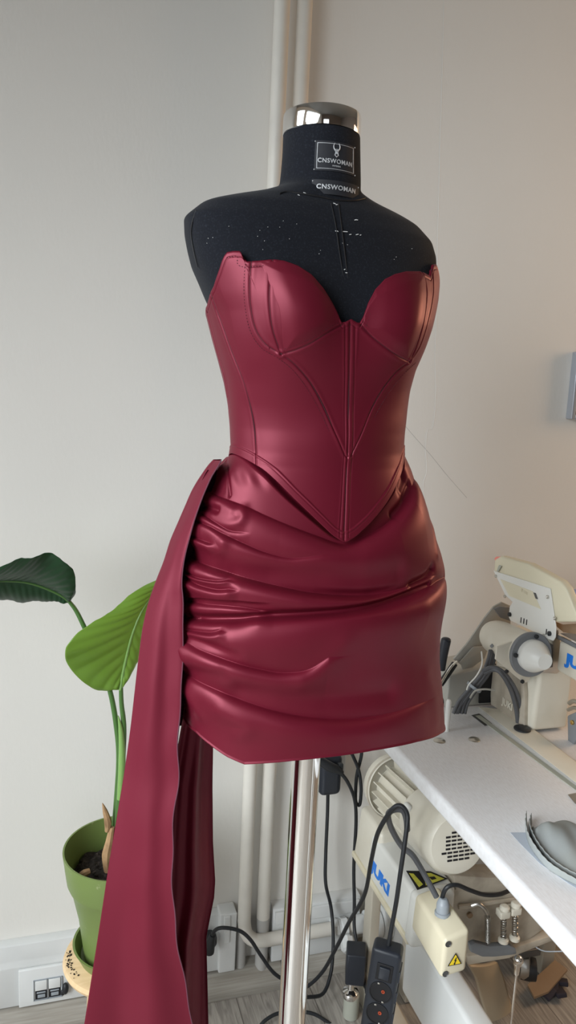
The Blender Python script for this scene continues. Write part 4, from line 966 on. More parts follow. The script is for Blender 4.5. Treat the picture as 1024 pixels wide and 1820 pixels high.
# raised embossed plate on the column side
ep = [(868, 1196), (914, 1225), (940, 1215), (938, 1262), (932, 1290), (903, 1272), (870, 1248)]
obj('side_cover', MB().slab([at_x(x, y, x0c-0.013+0.004*((x-868)/70)) for x, y in [(870, 1180), (905, 1190), (930, 1206), (932, 1235), (932, 1265), (932, 1293), (905, 1275), (872, 1252)]], (1, 0, 0), 0.010, 0.002), M['cream_dirty'], mc)
em2 = MB(); 
put_text(em2, 'JUKI', 0.022, at_x(902, 1252, x0c-0.0125), (0, -1, 0), (0, 0, 1), 0.0012, 0.0006)
obj('embossed_name', em2, M['cream'], mc)
# arm
XA = x0c+0.030
ya0, ya1 = y0c+0.05, 0.98
za1 = at_x(1004, 1142, XA).z; za0 = at_x(1004, 1201, XA).z
obj('arm', MB().span(XA, XA+0.085, ya1, at_x(992, 1150, XA).y, za0, za1, 0.008, 4), M['cream'], mc)
obj('needle_head', MB().span(XA-0.002, XA+0.087, 0.93, 1.03, za0-0.075, za1+0.008, 0.012, 4), M['cream'], mc)
tx = MB(); pj = at_x(1002, 1172, XA)
put_text(tx, 'JUKI', 0.031, (XA-0.0003, pj.y-0.048, pj.z+0.004), (0, -1, 0), (0, 0, 1), 0.0008, 0.0018, 1.0, 1.35)
obj('brand_lettering', tx, M['blue_print'], mc)
obj('arm_cover', MB().span(XA-0.003, XA+0.09, ya1, at_x(990, 1140, XA).y, za1, za1+0.012, 0.003), M['grey_plastic'], mc)
obj('arm_top_rim', MB().tube([(XA-0.004, at_x(990, 1140, XA).y-0.01, za1+0.013), (XA-0.004, 1.1, za1+0.012), (XA-0.004, ya1, za1+0.010)], 0.0025, 8, 1), M['chrome'], mc)
obj('foot_lever', MB().slab([at_x(x, y, XA+0.03) for x, y in ((1008, 1272), (1030, 1262), (1032, 1300), (1016, 1330), (1009, 1328))], (1, 0, 0), 0.012, 0.003), M['grey_plastic'], mc)
obj('brass_screw', MB().lathe([(0.005, 0), (0.005, 0.003), (0.003, 0.004)], at_x(1018, 1284, XA+0.029), (-1, 0, 0), 16), M['brass'], mc)
obj('shuttle_parts', MB().tube([at_x(x, y, XA+0.05) for x, y in ((1012, 1250), (1020, 1246), (1032, 1250))], 0.005, 8, 4).tube([at_x(x, y, XA+0.05) for x, y in ((1010, 1262), (1022, 1258), (1034, 1264))], 0.004, 8, 4), M['brushed'], mc)
# motor cylinder, its ring and cone cap; axis runs along the table
YR = 1.29; rc = at_y(943, 1163, YR); rear = at_y(874, 1128, 1.455)
axv = (rc-rear).normalized(); Lc = (rc-rear).length
obj('motor_housing', MB().lathe([(0.0, -0.004), (0.026, -0.003), (0.033, 0.004), (0.0375, 0.018), (0.040, 0.04), (0.0415, Lc-0.002), (0.038, Lc)], rear, axv, 64), M['cream'], mc)
obj('motor_ring', MB().lathe([(0.030, -0.004), (0.0465, -0.004), (0.0475, -0.002), (0.0475, 0.003), (0.0455, 0.005), (0.032, 0.005)], rc, axv, 64), M['grey_plastic'], mc)
cone = MB().lathe([(0.0335, 0.0), (0.0340, 0.010), (0.0330, 0.016), (0.0170, 0.050), (0.0155, 0.0515), (0.0, 0.052)], rc+axv*0.004, axv, 40)
cc_ = obj('motor_cap', cone, M['cream_white'], mc)
for dx, dz in ((-0.039, 0.002), (0.006, 0.040)):
    obj('screw', MB().lathe([(0.0045, 0), (0.0045, 0.003), (0.003, 0.004)], rc+Vector((dx, -0.001, dz))+axv*0.004, axv, 16), M['rubber'], mc)
obj('motor_name_plate', MB().slab([at_x(x, y, rc.x-0.036) for x, y in ((871, 1148), (875, 1144), (878, 1148), (874, 1152))], (-1, 0, 0), 0.0008), M['grey_plastic'], mc)
# mounting plate behind ring, with screws
mpX = x0c-0.010
pts = [(896, 1160), (880, 1178), (908, 1192), (924, 1212), (937, 1220), (943, 1202), (975, 1196), (975, 1150)]
obj('mounting_plate', MB().slab([at_y(x, y, YR+0.020) for x, y in [(884, 1150), (881, 1172), (902, 1190), (924, 1208), (936, 1214), (942, 1208), (945, 1199), (985, 1198), (990, 1150), (950, 1125)]], (0, 1, 0), 0.005, 0.0015), M['cream'], mc)
for p in ((900, 1193), (928, 1211)):
    obj('screw', MB().lathe([(0.0042, 0), (0.0042, 0.003), (0.002, 0.004)], at_y(*p, YR+0.019), (0, -1, 0), 16), M['rubber'], mc)
obj('back_bracket', MB().slab([at_y(x, y, YR+0.006) for x, y in [(960, 1130), (993, 1120), (998, 1150), (998, 1190), (990, 1198), (965, 1196)]], (0, 1, 0), 0.006, 0.002), M['brushed'], mc)
obj('guard_plate', MB().slab([at_y(x, y, YR+0.002) for x, y in [(968, 1138), (984, 1146), (983, 1186), (972, 1188)]], (0, 1, 0), 0.002, 0.0008), M['dark_grey'], mc)
# control panel seen from behind, on its bent bracket
XP = x0c+0.002
def pp3(x, y, k=0.0): return at_x(x, y, XP+k)
ol = [(876, 1013), (880, 994), (893, 990), (985, 1030), (1003, 1048), (1026, 1100), (1006, 1106), (987, 1102)]
pn_out = [(878, 1014), (879, 995), (889, 989), (940, 1003), (996, 1034), (1006, 1046), (1028, 1100), (1022, 1106), (990, 1106), (912, 1066)]
panel = obj('control_panel', MB().slab([pp3(x, y, 0.003) for x, y in pn_out], (1, 0.12, 0.12), 0.020, 0.004, 3), M['yellow_pale'], mc); note(panel, 'yellowed cream control panel box, seen from behind')
obj('front_shell', MB().slab([pp3(x, y, 0.024) for x, y in [(882, 1004), (884, 992), (892, 988), (946, 1002), (1001, 1032), (1011, 1045), (1034, 1098), (1026, 1104), (1000, 1100), (915, 1060)]], (1, 0.12, 0.12), 0.008, 0.003, 3), M['yellow_cream'], panel)
br_ = [(877, 1014), (882, 1016), (978, 1046), (986, 1102), (988, 1114), (987, 1132), (983, 1139), (975, 1136), (907, 1103), (904, 1096), (906, 1078), (911, 1070), (898, 1058)]
brk = obj('bracket', MB().slab([pp3(x, y, 0.0) for x, y in br_], (1, 0, 0), 0.0025, 0.0006, 1), M['cream_white'], panel)
obj('nameplate', MB().slab([pp3(x, y, -0.0004) for x, y in [(889, 1029), (947, 1051), (962, 1083), (905, 1059)]], (1, 0, 0), 0.0006), M['yellow_pale'], panel)
nm = MB(); 
put_text(nm, 'IP-100', 0.010, pp3(932, 1052, -0.0008), (0, -1, -0.08), (0, -0.08, 1), 0.0003)
obj('nameplate_lettering', nm, M['yellow_cream'], panel)
obj('slot_window', MB().slab([pp3(x, y, -0.001) for x, y in [(948, 1053), (952, 1054), (956, 1065), (952, 1064)]], (1, 0, 0), 0.0006), M['dark_grey'], panel)
for p in ((882, 1024), (898, 1060), (974, 1061), (987, 1099)):
    obj('screw', MB().lathe([(0.0038, 0), (0.0038, 0.002), (0.0022, 0.0026), (0.001, 0.001)], pp3(*p, -0.0004), (-1, 0, 0), 16), M['nickel'], panel)
for p in ((907, 1092), (978, 1126)):
    obj('knob_screw', MB().lathe([(0.0050, 0), (0.0050, 0.004), (0.003, 0.005)], pp3(*p, -0.0002), (-1, 0, 0), 16), M['rubber'], panel)
for p in ((926, 1102), (931, 1104), (936, 1106), (971, 1123)): 
    a = pp3(p[0], p[1], -0.0006); obj('vent_slot', MB().box(a+Vector((0.0003, 0, 0.0)), (0.0012, 0.0028, 0.0125), 0.0005), M['deep_black'], panel)
obj('thread_cutter', MB().slab([pp3(x, y, 0.0) for x, y in [(886, 1007), (888, 1004), (892, 1006), (886, 1016), (883, 1016)]], (-1, 0, 0), 0.0006), M['gasket'], panel)
tag(obj('pink_clip', MB().slab([pp3(x, y, 0.012) for x, y in [(878, 992), (882, 989), (893, 991), (892, 997), (880, 998)]], (1, 0, 0), 0.02, 0.002), M['pink']), 'small pink cap on the top corner of the control panel', 'cap')
tag(obj('light_switch', MB().box(at_y(1022, 1063, 1.62)+Vector((0.012, 0, 0)), (0.03, 0.03, 0.045), 0.006), M['tag_blue']), 'pale blue-white spool at the right frame edge, beyond the control panel', 'spool')
ls = bpy.data.objects['light_switch']; ls.name = 'thread_spool'
# brown paper under the panel on top of the arm
tag(obj('paper_flap', MB().slab([at_x(x, y, XA+0.012) for x, y in [(984, 1104), (1000, 1110), (1030, 1108), (1034, 1128), (1002, 1124), (990, 1114)]], (1, 0.1, 0), 0.002), M['cardboard']), 'piece of brown card curling above the machine arm', 'card')

# grey splash cover and dark box behind the motor
gc = thing('machine_cover', 'folded warm grey metal cover leaning behind the sewing machine motor', 'cover', tuple(at_y(850, 1180, 1.50)))
obj('cover_sheet', MB().slab([at_y(x, y, 1.49) for x, y in [(806, 1172), (830, 1145), (862, 1098), (878, 1078), (893, 1070), (910, 1078), (908, 1110), (870, 1150), (838, 1170), (818, 1178)]], (0, 1, 0), 0.006, 0.002), M['warm_grey'], gc)
obj('cover_lip', MB().slab([at_y(x, y, 1.484) for x, y in [(806, 1172), (818, 1177), (842, 1150), (870, 1148), (862, 1170), (838, 1188), (824, 1194), (820, 1182)]], (0, 1, 0), 0.005, 0.0015), M['warm_grey'], gc)
obj('hinge_tab', MB().slab([at_y(x, y, 1.47) for x, y in [(878, 1082), (890, 1078), (908, 1080), (908, 1104), (890, 1098)]], (0, 1, 0), 0.004, 0.001), M['grey_plastic'], gc)
db = thing('oil_pan_box', 'dark grey metal box behind the machine, below the grey cover', 'metal box', tuple(at_z(835, 1245, TZ)))
obj('box_body', MB().hull8([(at_z(792, 1258, TZ+0.001).x, 1.46, TZ+0.001), (1.02, 1.46, TZ+0.001), (1.02, 1.58, TZ+0.001), (0.83, 1.58, TZ+0.001), (at_y(800, 1195, 1.47).x, 1.47, at_y(800, 1200, 1.47).z), (1.01, 1.47, at_y(860, 1180, 1.47).z), (1.01, 1.57, at_y(860, 1180, 1.47).z), (0.85, 1.57, at_y(805, 1200, 1.47).z)], 0.004), M['warm_grey'], db)
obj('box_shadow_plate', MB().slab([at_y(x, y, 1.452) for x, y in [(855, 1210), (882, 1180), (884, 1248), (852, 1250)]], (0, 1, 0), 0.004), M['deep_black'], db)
hd = thing('lever_handle', 'black cylindrical lever handle between the skirt and the grey cover', 'handle', tuple(at_y(790, 1200, 1.44)))
obj('grip', MB().tube([at_y(783, 1190, 1.44), at_y(787, 1165, 1.44), at_y(793, 1138, 1.44)], [0.0105, 0.0110, 0.0112], 24, 3).ball(at_y(793, 1137, 1.44), 0.0110, (1, 1, 0.5)), M['black'], hd)
obj('rod', MB().tube([at_y(780, 1222, 1.44), at_y(800, 1188, 1.45), at_y(812, 1176, 1.46)], 0.0028, 8, 4), M['chrome'], hd)
obj('rod_sleeve', MB().tube([at_y(783, 1216, 1.447), at_y(808, 1180, 1.465)], 0.0075, 12, 1), M['rubber'], hd)

# cables of the machine head
def cable(name, pts, r, m, label, cat='cable', group=None, depthaxis='Y'):
    mb = MB().tube(path(pts) if not isinstance(pts[0], Vector) else pts, r, 10, 7)
    return tag(obj(name, mb, m), label, cat, group)
for i, (dx, dy) in enumerate(((0, 0), (7, -2), (14, -1), (4, 6), (20, 2))):
    cable('machine_cable', [(806+dx, 1268, 1.40), (816+dx*0.8, 1246+dy, 1.40), (838+dx*0.6, 1220+dy, 1.395), (858+dx*0.5, 1196+dy, 1.39), (868+dx*0.5, 1172+dy, 1.385), (872+dx*0.5, 1156, 1.38)], 0.0042, M['cable_grey'], 'one of the bundled grey cables climbing from the table to the motor', group='bundled machine cables')
bd = at_y(858, 1198, 1.385); tag(obj('cable_tie', MB().lathe([(0.0175, -0.003), (0.0175, 0.003), (0.0160, 0.003), (0.0160, -0.003), (0.0175, -0.003)], at_y(843, 1221, 1.394), at_y(860, 1196, 1.39)-at_y(838, 1226, 1.395), 24, capped=False), M['light_grey']), 'light grey cable tie round the bundled cables', 'cable tie')
for i in range(2):
    k = i*9
    cable('machine_cable', [(922+k, 1298, 1.345), (918+k, 1262, 1.343), (908+k*.9, 1226, 1.342), (892+k*.6, 1198, 1.345), (878, 1190-k*.4, 1.36), (862-k*.3, 1196-k*.5, 1.378)], 0.0050, M['cable_grey'], ['left of the two thick grey cables arching from the table hole to the bundle', 'right of the two thick grey cables arching from the table hole to the bundle'][i])
cable('white_wire', [(856, 1158, 1.36), (857, 1180, 1.36), (848, 1200, 1.365), (834, 1216, 1.37), (830, 1226, 1.375)], 0.0017, M['cream_white'], 'thin white wire running down beside the bundled cables')
cable('machine_cable', [(836, 1240, 1.385), (845, 1228, 1.37), (862, 1225, 1.36), (880, 1227, 1.355)], 0.0022, M['warm_grey'], 'thin pale grey cable curving right from the bundle into the column')
gr = at_z(926, 1300, TZ+0.004); tag(obj('cable_grommet', MB().lathe([(0.018, 0), (0.018, 0.003), (0.015, 0.005)], (gr.x+0.003, gr.y, TZ+0.0085), (0, 0, 1), 28), M['rubber']), 'black rubber grommet where two cables enter the machine bed', 'grommet')

# grey fabric piece on the table, its bent rim standing up
fc = thing('cloth_piece', 'grey-blue curved cloth pieces with stiff raised edges on the table, cut by the right frame', 'cloth', tuple(at_z(1000, 1520, TZ)))
rim_px = [(937, 1462), (936, 1480), (941, 1500), (955, 1522), (975, 1544), (1000, 1560), (1030, 1575), (1060, 1590)]
inn_px = [(946, 1464), (943, 1478), (948, 1494), (960, 1514), (980, 1536), (1004, 1552), (1034, 1566), (1064, 1580)]
def wall_strip(pxs, h, n=60):
    a = [at_z(x, y, TZ+0.001) for x, y in smooth_px(pxs, 8)]; P = np.zeros((8, len(a), 3))
    for i in range(8):
        for k, p in enumerate(a):
            u = k/len(a); hh = h*(1.0-0.6*u)*(i/7); P[i, k] = (p.x-0.003*(i/7)+0.0006*math.sin(k*1.7)*(i/7), p.y+0.0006*math.sin(k*2.3)*(i/7), p.z+hh)
    return P
o_ = grid_mesh('raised_edge', wall_strip(rim_px, 0.022), M['steel_grey_cloth'], fc); o_.modifiers.new('thick', 'SOLIDIFY').thickness = 0.0012
o_ = grid_mesh('raised_edge', wall_strip(inn_px, 0.020), M['steel_grey_cloth'], fc); o_.modifiers.new('thick', 'SOLIDIFY').thickness = 0.0012
body_px_l = smooth_px([(946, 1472), (946, 1488), (952, 1502), (966, 1520), (986, 1538), (1010, 1554), (1036, 1566), (1064, 1580)], 8)
body_px_u = smooth_px([(949, 1474), (965, 1472), (980, 1466), (990, 1461), (1005, 1459), (1020, 1464), (1040, 1475), (1066, 1490)], 8)
P = np.zeros((30, len(body_px_l), 3))
for k in range(len(body_px_l)):
    a = at_z(*body_px_l[k], TZ+0.002); b = at_z(*body_px_u[k], TZ+0.002)
    for i in range(30):
        u = i/29; p = a.lerp(b, u); p.z += 0.016*math.sin(math.pi*u)*min(1, k/10)+0.003*math.sin(u*7+k*0.16)*math.sin(math.pi*u)+0.0005*math.sin(k*0.45+u*9)*math.sin(math.pi*u); P[i, k] = p
o_ = grid_mesh('cloth_body', P, M['steel_grey_cloth'], fc); o_.modifiers.new('thick', 'SOLIDIFY').thickness = 0.001
pa = MB().slab([at_z(x, y, TZ+0.0003) for x, y in ((907, 1480), (940, 1480), (1040, 1570), (1060, 1600), (1010, 1570), (960, 1535), (925, 1500))], (0, 0, 1), 0.0005)
tag(obj('paper_sheet', pa, M['paper']), 'pale blue-grey paper pattern piece lying under the curved cloth', 'paper')

# ================================================================== UNDER THE TABLE
# clutch motor
mo = thing('drive_motor', 'cream finned drive motor with a vented end cap hanging under the table', 'motor', (0.79, 1.35, 0.60))
near = at_x(806, 1497, 0.775); MR = 0.068
near = at_x(814, 1500, 0.742); far = at_x(702, 1398, 0.742); far.y = 1.50; av = (near-far).normalized(); LM = (near-far).length
def on_axis(t): return far+(near-far)*t
obj('end_cap', MB().lathe([(0.066, 0.0), (0.068, 0.01), (0.068, 0.105), (0.066, 0.118), (0.058, 0.127), (0.040, 0.131), (0, 0.132)], near-av*0.125, av, 64), M['cream'], mo)
vn = MB(); fcn = near+av*0.0075
uu = Vector((1, 0, 0)); uu = (uu-av*uu.dot(av)).normalized(); vv_ = uu.cross(av).normalized(); vv_ = vv_ if vv_.z > 0 else -vv_
for r in range(-4, 6):
    for c in range(-3, 4):
        x = c*0.0125+(0.004 if r < -1 else 0); y = r*0.0078+0.004
        if math.hypot(x, y) < 0.046:
            vn.box(near+av*0.0062+uu*x+vv_*y+av*(-0.0002 if math.hypot(x, y) < 0.036 else -0.0035), (0.0098, 0.0030, 0.0035), 0.0)
obj('vent_slots', vn, M['deep_black'], mo)
obj('stator_body', MB().lathe([(0.050, 0), (0.050, 0.16)], near-av*0.28, av, 48), M['cream'], mo)
fins = MB()
for k in range(18):
    a = 2*math.pi*k/18; dv = uu*math.cos(a)+vv_*math.sin(a); side = av.cross(dv)
    c0 = near-av*0.272; fins.hull8([c0+dv*0.045-side*0.002, c0+dv*0.066-side*0.0012, c0+dv*0.066+side*0.0012, c0+dv*0.045+side*0.002] + [q+av*0.145 for q in (c0+dv*0.045-side*0.002, c0+dv*0.066-side*0.0012, c0+dv*0.066+side*0.0012, c0+dv*0.045+side*0.002)])
obj('cooling_fins', fins, M['cream'], mo)
obj('rear_flange', MB().lathe([(0.0, 0), (0.055, 0.0), (0.068, 0.006), (0.072, 0.014), (0.073, 0.040), (0.070, 0.042), (0.066, 0.030), (0.05, 0.028)], far-av*0.006, av, 64), M['cream'], mo)
obj('flange_rim', MB().lathe([(0.0735, 0), (0.0755, 0.001), (0.0755, 0.004), (0.0735, 0.005)], far+av*0.030, av, 64, capped=False), M['cream_dirty'], mo)
lg = at_x(743, 1432, 0.712)
tb_ = obj('lug', MB().box(near-av*0.10-uu*0.060+vv_*0.032, (0.012, 0.022, 0.026), 0.005), M['cream_white'], mo)
obj('lug_screw', MB().lathe([(0.005, 0), (0.005, 0.003), (0.003, 0.004)], near-av*0.10-uu*0.067+vv_*0.032, -uu, 16), M['nickel'], mo)
obj('mounting_bracket', MB().span(0.720, 0.79, 1.27, 1.42, 0.69, 0.7640, 0.004), M['cream_dirty'], mo)
obj('bracket_arm', MB().box((0.72, 1.36, 0.62), (0.03, 0.10, 0.07), 0.006), M['gasket'], mo)

# control box with lettering
cb = thing('control_box', 'cream control box with blue lettering under the table, left of the motor', 'control box', (0.74, 1.35, 0.40))
def cbp(x, y, X=0.68): return at_x(x, y, X)
# left face corners read at X = 0.68
fbl, ftl = cbp(628, 1520), cbp(644, 1443); mtl = cbp(668, 1494); ntl = cbp(728, 1582); nbl = cbp(735, 1688)
yf_, yn_ = 1.555, 1.245
zb_, zt_ = 0.405, 0.505
obj('housing', MB().hull8([(0.680, yn_, zb_), (0.782, yn_, zb_), (0.782, 1.47, zb_), (0.680, 1.47, zb_), (0.688, yn_, zt_), (0.782, yn_, zt_+0.004), (0.782, 1.47, zt_+0.004), (0.688, 1.47, zt_)], 0.009, 4), M['cream_white'], cb)
obj('rear_housing', MB().hull8([(0.680, 1.40, zb_), (0.782, 1.40, zb_), (0.782, 1.55, zb_), (0.680, 1.55, zb_), (0.692, 1.43, zt_+0.022), (0.782, 1.43, zt_+0.026), (0.782, 1.55, zt_+0.026), (0.692, 1.55, zt_+0.022)], 0.010, 4), M['cream'], cb)
obj('base_rim', MB().span(0.677, 0.785, yn_-0.002, 1.553, zb_-0.010, zb_+0.004, 0.003), M['yellow_cream'], cb)
obj('near_cover', MB().hull8([(0.676, 1.225, zb_-0.008), (0.772, 1.225, zb_-0.008), (0.772, 1.262, zb_-0.008), (0.676, 1.262, zb_-0.008), (0.683, 1.225, zt_+0.006), (0.772, 1.225, zt_+0.010), (0.772, 1.262, zt_+0.010), (0.683, 1.262, zt_+0.006)], 0.012, 4), M['cream_white'], cb)
lt_ = MB(); put_text(lt_, 'JUKI', 0.034, (0.6825, 1.398, 0.440), (0, -1, 0), (0.08, 0, 1), 0.0010, 0.0018, 1.0, 1.55)
obj('brand_lettering', lt_, M['blue_print'], cb)
# faded warning sticker on the sloping top
def tri(c, u, v, s): return [Vector(c)+Vector(u)*(-s*0.5)+Vector(v)*(-s*0.29), Vector(c)+Vector(u)*(s*0.5)+Vector(v)*(-s*0.29), Vector(c)+Vector(v)*(s*0.58)]
zt2_ = zt_+0.0065
sk1 = obj('hazard_sticker', MB().slab([at_z(x, y, zt2_) for x, y in ((722, 1548), (765, 1549), (796, 1562), (742, 1582))], (0, 0, 1), 0.0008), M['deep_black'], cb)
obj('hazard_triangle', MB().slab([at_z(x, y, zt2_+0.0009) for x, y in ((752, 1552), (766, 1552), (790, 1562), (757, 1574))], (0, 0, 1), 0.0004), M['warn_dirty'], sk1)
obj('hazard_text_block', MB().slab([at_z(x, y, zt2_+0.0009) for x, y in ((727, 1552), (735, 1553), (752, 1572), (745, 1577))], (0, 0, 1), 0.0004), M['warn_dirty'], sk1)
obj('hazard_symbol', MB().slab([at_z(x, y, zt2_+0.0013) for x, y in ((762, 1559), (772, 1558), (776, 1562), (768, 1564))], (0, 0, 1), 0.0004), M['deep_black'], sk1)

# terminal box with high-voltage sign
te = thing('terminal_box', 'yellowed cream terminal box with a yellow voltage warning sign under the table', 'electrical box', (0.71, 1.17, 0.42))
q = dict(bl_far=at_x(728, 1668, 0.672), bl_near=at_x(783, 1742, 0.672), tl_far=at_x(735, 1590, 0.672), tl_near=at_x(786, 1668, 0.672))
yA, yB = q['bl_near'].y, q['bl_far'].y
zA_, zB_ = q['bl_near'].z, q['tl_near'].z
br = at_y(829, 1722, yA+0.005); trn = at_y(832, 1640, yA+0.005); WX = br.x
obj('box_body', MB().hull8([(0.672, yA, zA_), (WX, yA+0.003, zA_+0.004), (WX, yB, zA_+0.01), (0.672, yB, zA_+0.01), (0.674, yA, zB_), (WX, yA+0.003, zB_+0.012), (WX, yB, q['tl_far'].z+0.012), (0.676, yB, q['tl_far'].z)], 0.009, 4), M['yellow_cream'], te)
fy = yA-0.0003
for p in ((797, 1678), (792, 1731)):
    obj('screw', MB().lathe([(0.0062, 0), (0.0060, 0.0008), (0.0050, 0.0008), (0.0046, 0.0001), (0.0, 0.0001)], at_y(*p, fy+0.0002), (0, -1, 0), 20), M['dark_grey'], te)
tc_ = at_y(809, 1706, fy); s_ = 0.029
tS = [tc_+Vector((-s_/2, 0, -s_*0.36)), tc_+Vector((s_/2, 0, -s_*0.36)), tc_+Vector((0, 0, s_*0.50))]
ws = obj('warning_sign', MB().slab(tS, (0, -1, 0), 0.0006), M['deep_black'], te)
c_ = (tS[0]+tS[1]+tS[2])/3; obj('sign_face', MB().slab([c_+(p-c_)*0.80+Vector((0, -0.0006, 0)) for p in tS], (0, -1, 0), 0.0004), M['warn_yellow'], ws)
bolt = [(0.0012, 0.0085), (-0.0028, 0.0008), (-0.0002, 0.0012), (-0.0022, -0.0052), (-0.0034, -0.0048), (-0.0020, -0.0092), (0.0012, -0.0062), (-0.0004, -0.0062), (0.0030, 0.0026), (0.0006, 0.0022), (0.0030, 0.0080)]
obj('lightning_bolt', MB().prism([(x*0.95, z*0.85) for x, z in bolt], c_+Vector((0, -0.0010, 0.0006)), (1, 0, 0), (0, 0, 1), 0.0004), M['deep_black'], ws)
gl = at_y(786, 1622, 1.165)
gb = at_y(787, 1617, 1.155)
obj('cable_gland', MB().lathe([(0.0150, -0.010), (0.0150, -0.004), (0.0125, -0.003), (0.0125, 0.012), (0.0120, 0.013), (0.0090, 0.021), (0.0065, 0.023)], gb, (0.05, 0.1, 1), 14), M['light_grey'], te)

# linkage frame with springs, under the table right of the terminal box
lf = thing('linkage_frame', 'oily cream cast frame with springs and a grey lever, under the table', 'machine frame', (0.86, 1.20, 0.36))
YL = 1.235
obj('cast_plate', MB().slab([at_y(x, y, YL+0.02) for x, y in [(795, 1578), (870, 1590), (960, 1580), (985, 1640), (940, 1672), (905, 1690), (835, 1710), (805, 1705)]], (0, 1, 0), 0.03, 0.005), M['cream_dirty'], lf)
obj('cast_rib', MB().tube(path([(815, 1612, YL+0.015), (850, 1608, YL+0.012), (905, 1600, YL+0.015), (940, 1596, YL+0.015)]), 0.005, 8, 5), M['cream_dirty'], lf)
obj('upper_beam', MB().slab([at_y(x, y, YL+0.02) for x, y in [(806, 1556), (870, 1560), (960, 1556), (960, 1585), (812, 1588)]], (0, 1, 0), 0.05, 0.004), M['cream_dirty'], lf)
obj('lower_flange', MB().slab([at_y(x, y, YL+0.01) for x, y in [(832, 1700), (905, 1688), (985, 1662), (985, 1672), (905, 1704), (832, 1716)]], (0, 1, 0), 0.03, 0.003), M['cream_dirty'], lf)
obj('hook', MB().tube(path([(838, 1610, YL), (850, 1607, YL-0.005), (860, 1614, YL-0.01), (866, 1624, YL-0.012)]), 0.0045, 10, 5), M['brushed'], lf)
def helix(a, b, r, turns, wr):
    a, b = Vector(a), Vector(b); ax_ = (b-a); L_ = ax_.length; ax_.normalize(); u_ = ax_.orthogonal().normalized(); w_ = ax_.cross(u_); n_ = int(turns*12)
    return MB().tube([a+ax_*(L_*i/n_)+(u_*math.cos(2*math.pi*i/12)+w_*math.sin(2*math.pi*i/12))*r for i in range(n_+1)], wr, 6, 1)
obj('coil_spring', helix(at_y(867, 1628, YL-0.012), at_y(867, 1674, YL-0.012), 0.0050, 20, 0.0011), M['brushed'], lf)
for (x, y0, y1) in ((897, 1618, 1668), (917, 1612, 1664)):
    a = at_y(x, y0, YL-0.015); b = at_y(x-2, y1, YL-0.015)
    obj('adjusting_screw', MB().lathe([(0.0105, 0.012), (0.0105, 0.018), (0.007, 0.021), (0.0, 0.0215)], a-Vector((0, 0, 0.010)), (0, 0, 1), 20), M['cream'], lf)
    obj('clamp_block', MB().box(a+Vector((0, 0.004, -0.009)), (0.024, 0.022, 0.016), 0.003), M['cream'], lf)
    obj('coil_spring', helix(a-Vector((0, 0, 0.018)), b, 0.0052, 10, 0.0013), M['brushed'], lf)
    obj('spring_seat', MB().lathe([(0.011, 0), (0.011, 0.006), (0.006, 0.009)], b-Vector((0, 0, 0.007)), (0, 0, 1), 20), M['cream'], lf)
obj('grey_lever', MB().slab([at_y(x, y, YL-0.02) for x, y in [(836, 1680), (846, 1676), (870, 1682), (905, 1680), (918, 1686), (920, 1697), (905, 1699), (880, 1702), (858, 1702), (838, 1694)]], (0, 1, 0), 0.014, 0.004), M['grey_plastic'], lf)
obj('bolt_head', MB().lathe([(0.006, 0), (0.006, 0.005), (0.003, 0.006)], at_y(834, 1625, YL+0.019), (0, -1, 0), 16), M['cardboard'], lf)
rod = thing('treadle_rod', 'thin chrome linkage rod with a ball joint hanging from the grey lever', 'rod', (0.97, 1.18, 0.0))
t_ = at_y(920, 1710, YL-0.03); b_ = at_y(922, 1850, YL-0.03)
obj('rod', MB().tube([t_-Vector((0, 0, 0.025)), Vector((t_.x, t_.y, 0.10))], 0.0028, 12, 1), M['chrome'], rod)
obj('ball_joint', MB().lathe([(0.0055, -0.028), (0.0065, -0.010), (0.009, -0.004), (0.009, 0.004), (0.006, 0.008)], t_, (0, 0, 1), 16).ball(t_+Vector((0, -0.002, 0.006)), 0.0105), M['chrome'], rod)
# caster wheel
cs = thing('caster_wheel', 'chrome hooded swivel caster below the table, beside the cardboard scraps', 'caster', (1.2, 1.45, 0.0))
cw = at_y(930, 1712, 1.42)
obj('hood', MB().lathe([(0.024, -0.014), (0.034, -0.010), (0.036, 0.0), (0.034, 0.010), (0.024, 0.014)], cw, (1, -0.5, 0), 32), M['brushed'], cs)
obj('wheel', MB().lathe([(0.010, -0.020), (0.026, -0.018), (0.028, 0.0), (0.026, 0.018), (0.010, 0.020)], cw-Vector((-0.008, 0.01, 0.008)), (1, -0.5, 0), 32), M['rubber'], cs)
obj('swivel_plate', MB().box(cw+Vector((0, 0, 0.045)), (0.06, 0.05, 0.02), 0.003), M['dark_grey'], cs)
cable('thin_wire', [(944, 1662, 1.27), (950, 1680, 1.25), (966, 1690, 1.23), (990, 1691, 1.20), (1010, 1690, 1.18)], 0.0013, M['light_grey'], 'thin pale wire looping under the table edge, right of the springs')
# knee band / beige vinyl sleeve
lft = [at_y(x, y, 1.40) for x, y in smooth_px([(834, 1718), (847, 1742), (855, 1772), (864, 1802), (877, 1838), (892, 1880)], 7)]
rgt = [at_y(x, y, 1.42) for x, y in smooth_px([(884, 1710), (896, 1738), (905, 1772), (915, 1804), (930, 1838), (946, 1880)], 7)]
P = np.zeros((len(lft), 16, 3))
for i in range(len(lft)):
    for k in range(16):
        u = k/15; p = lft[i].lerp(rgt[i], u); P[i, k] = (p.x, p.y-0.006*math.sin(math.pi*u), p.z)
kb = grid_mesh('belt_guard', P, M['kraft']); kb.modifiers.new('thick', 'SOLIDIFY').thickness = 0.012
me = kb.data; c0 = Vector((0.95, 1.35, float(P[..., 2].min()))); me.transform(Matrix.Translation(-c0)); kb.location = c0
tag(kb, 'curved beige vinyl belt guard below the linkage frame, behind the white rail', 'belt guard')
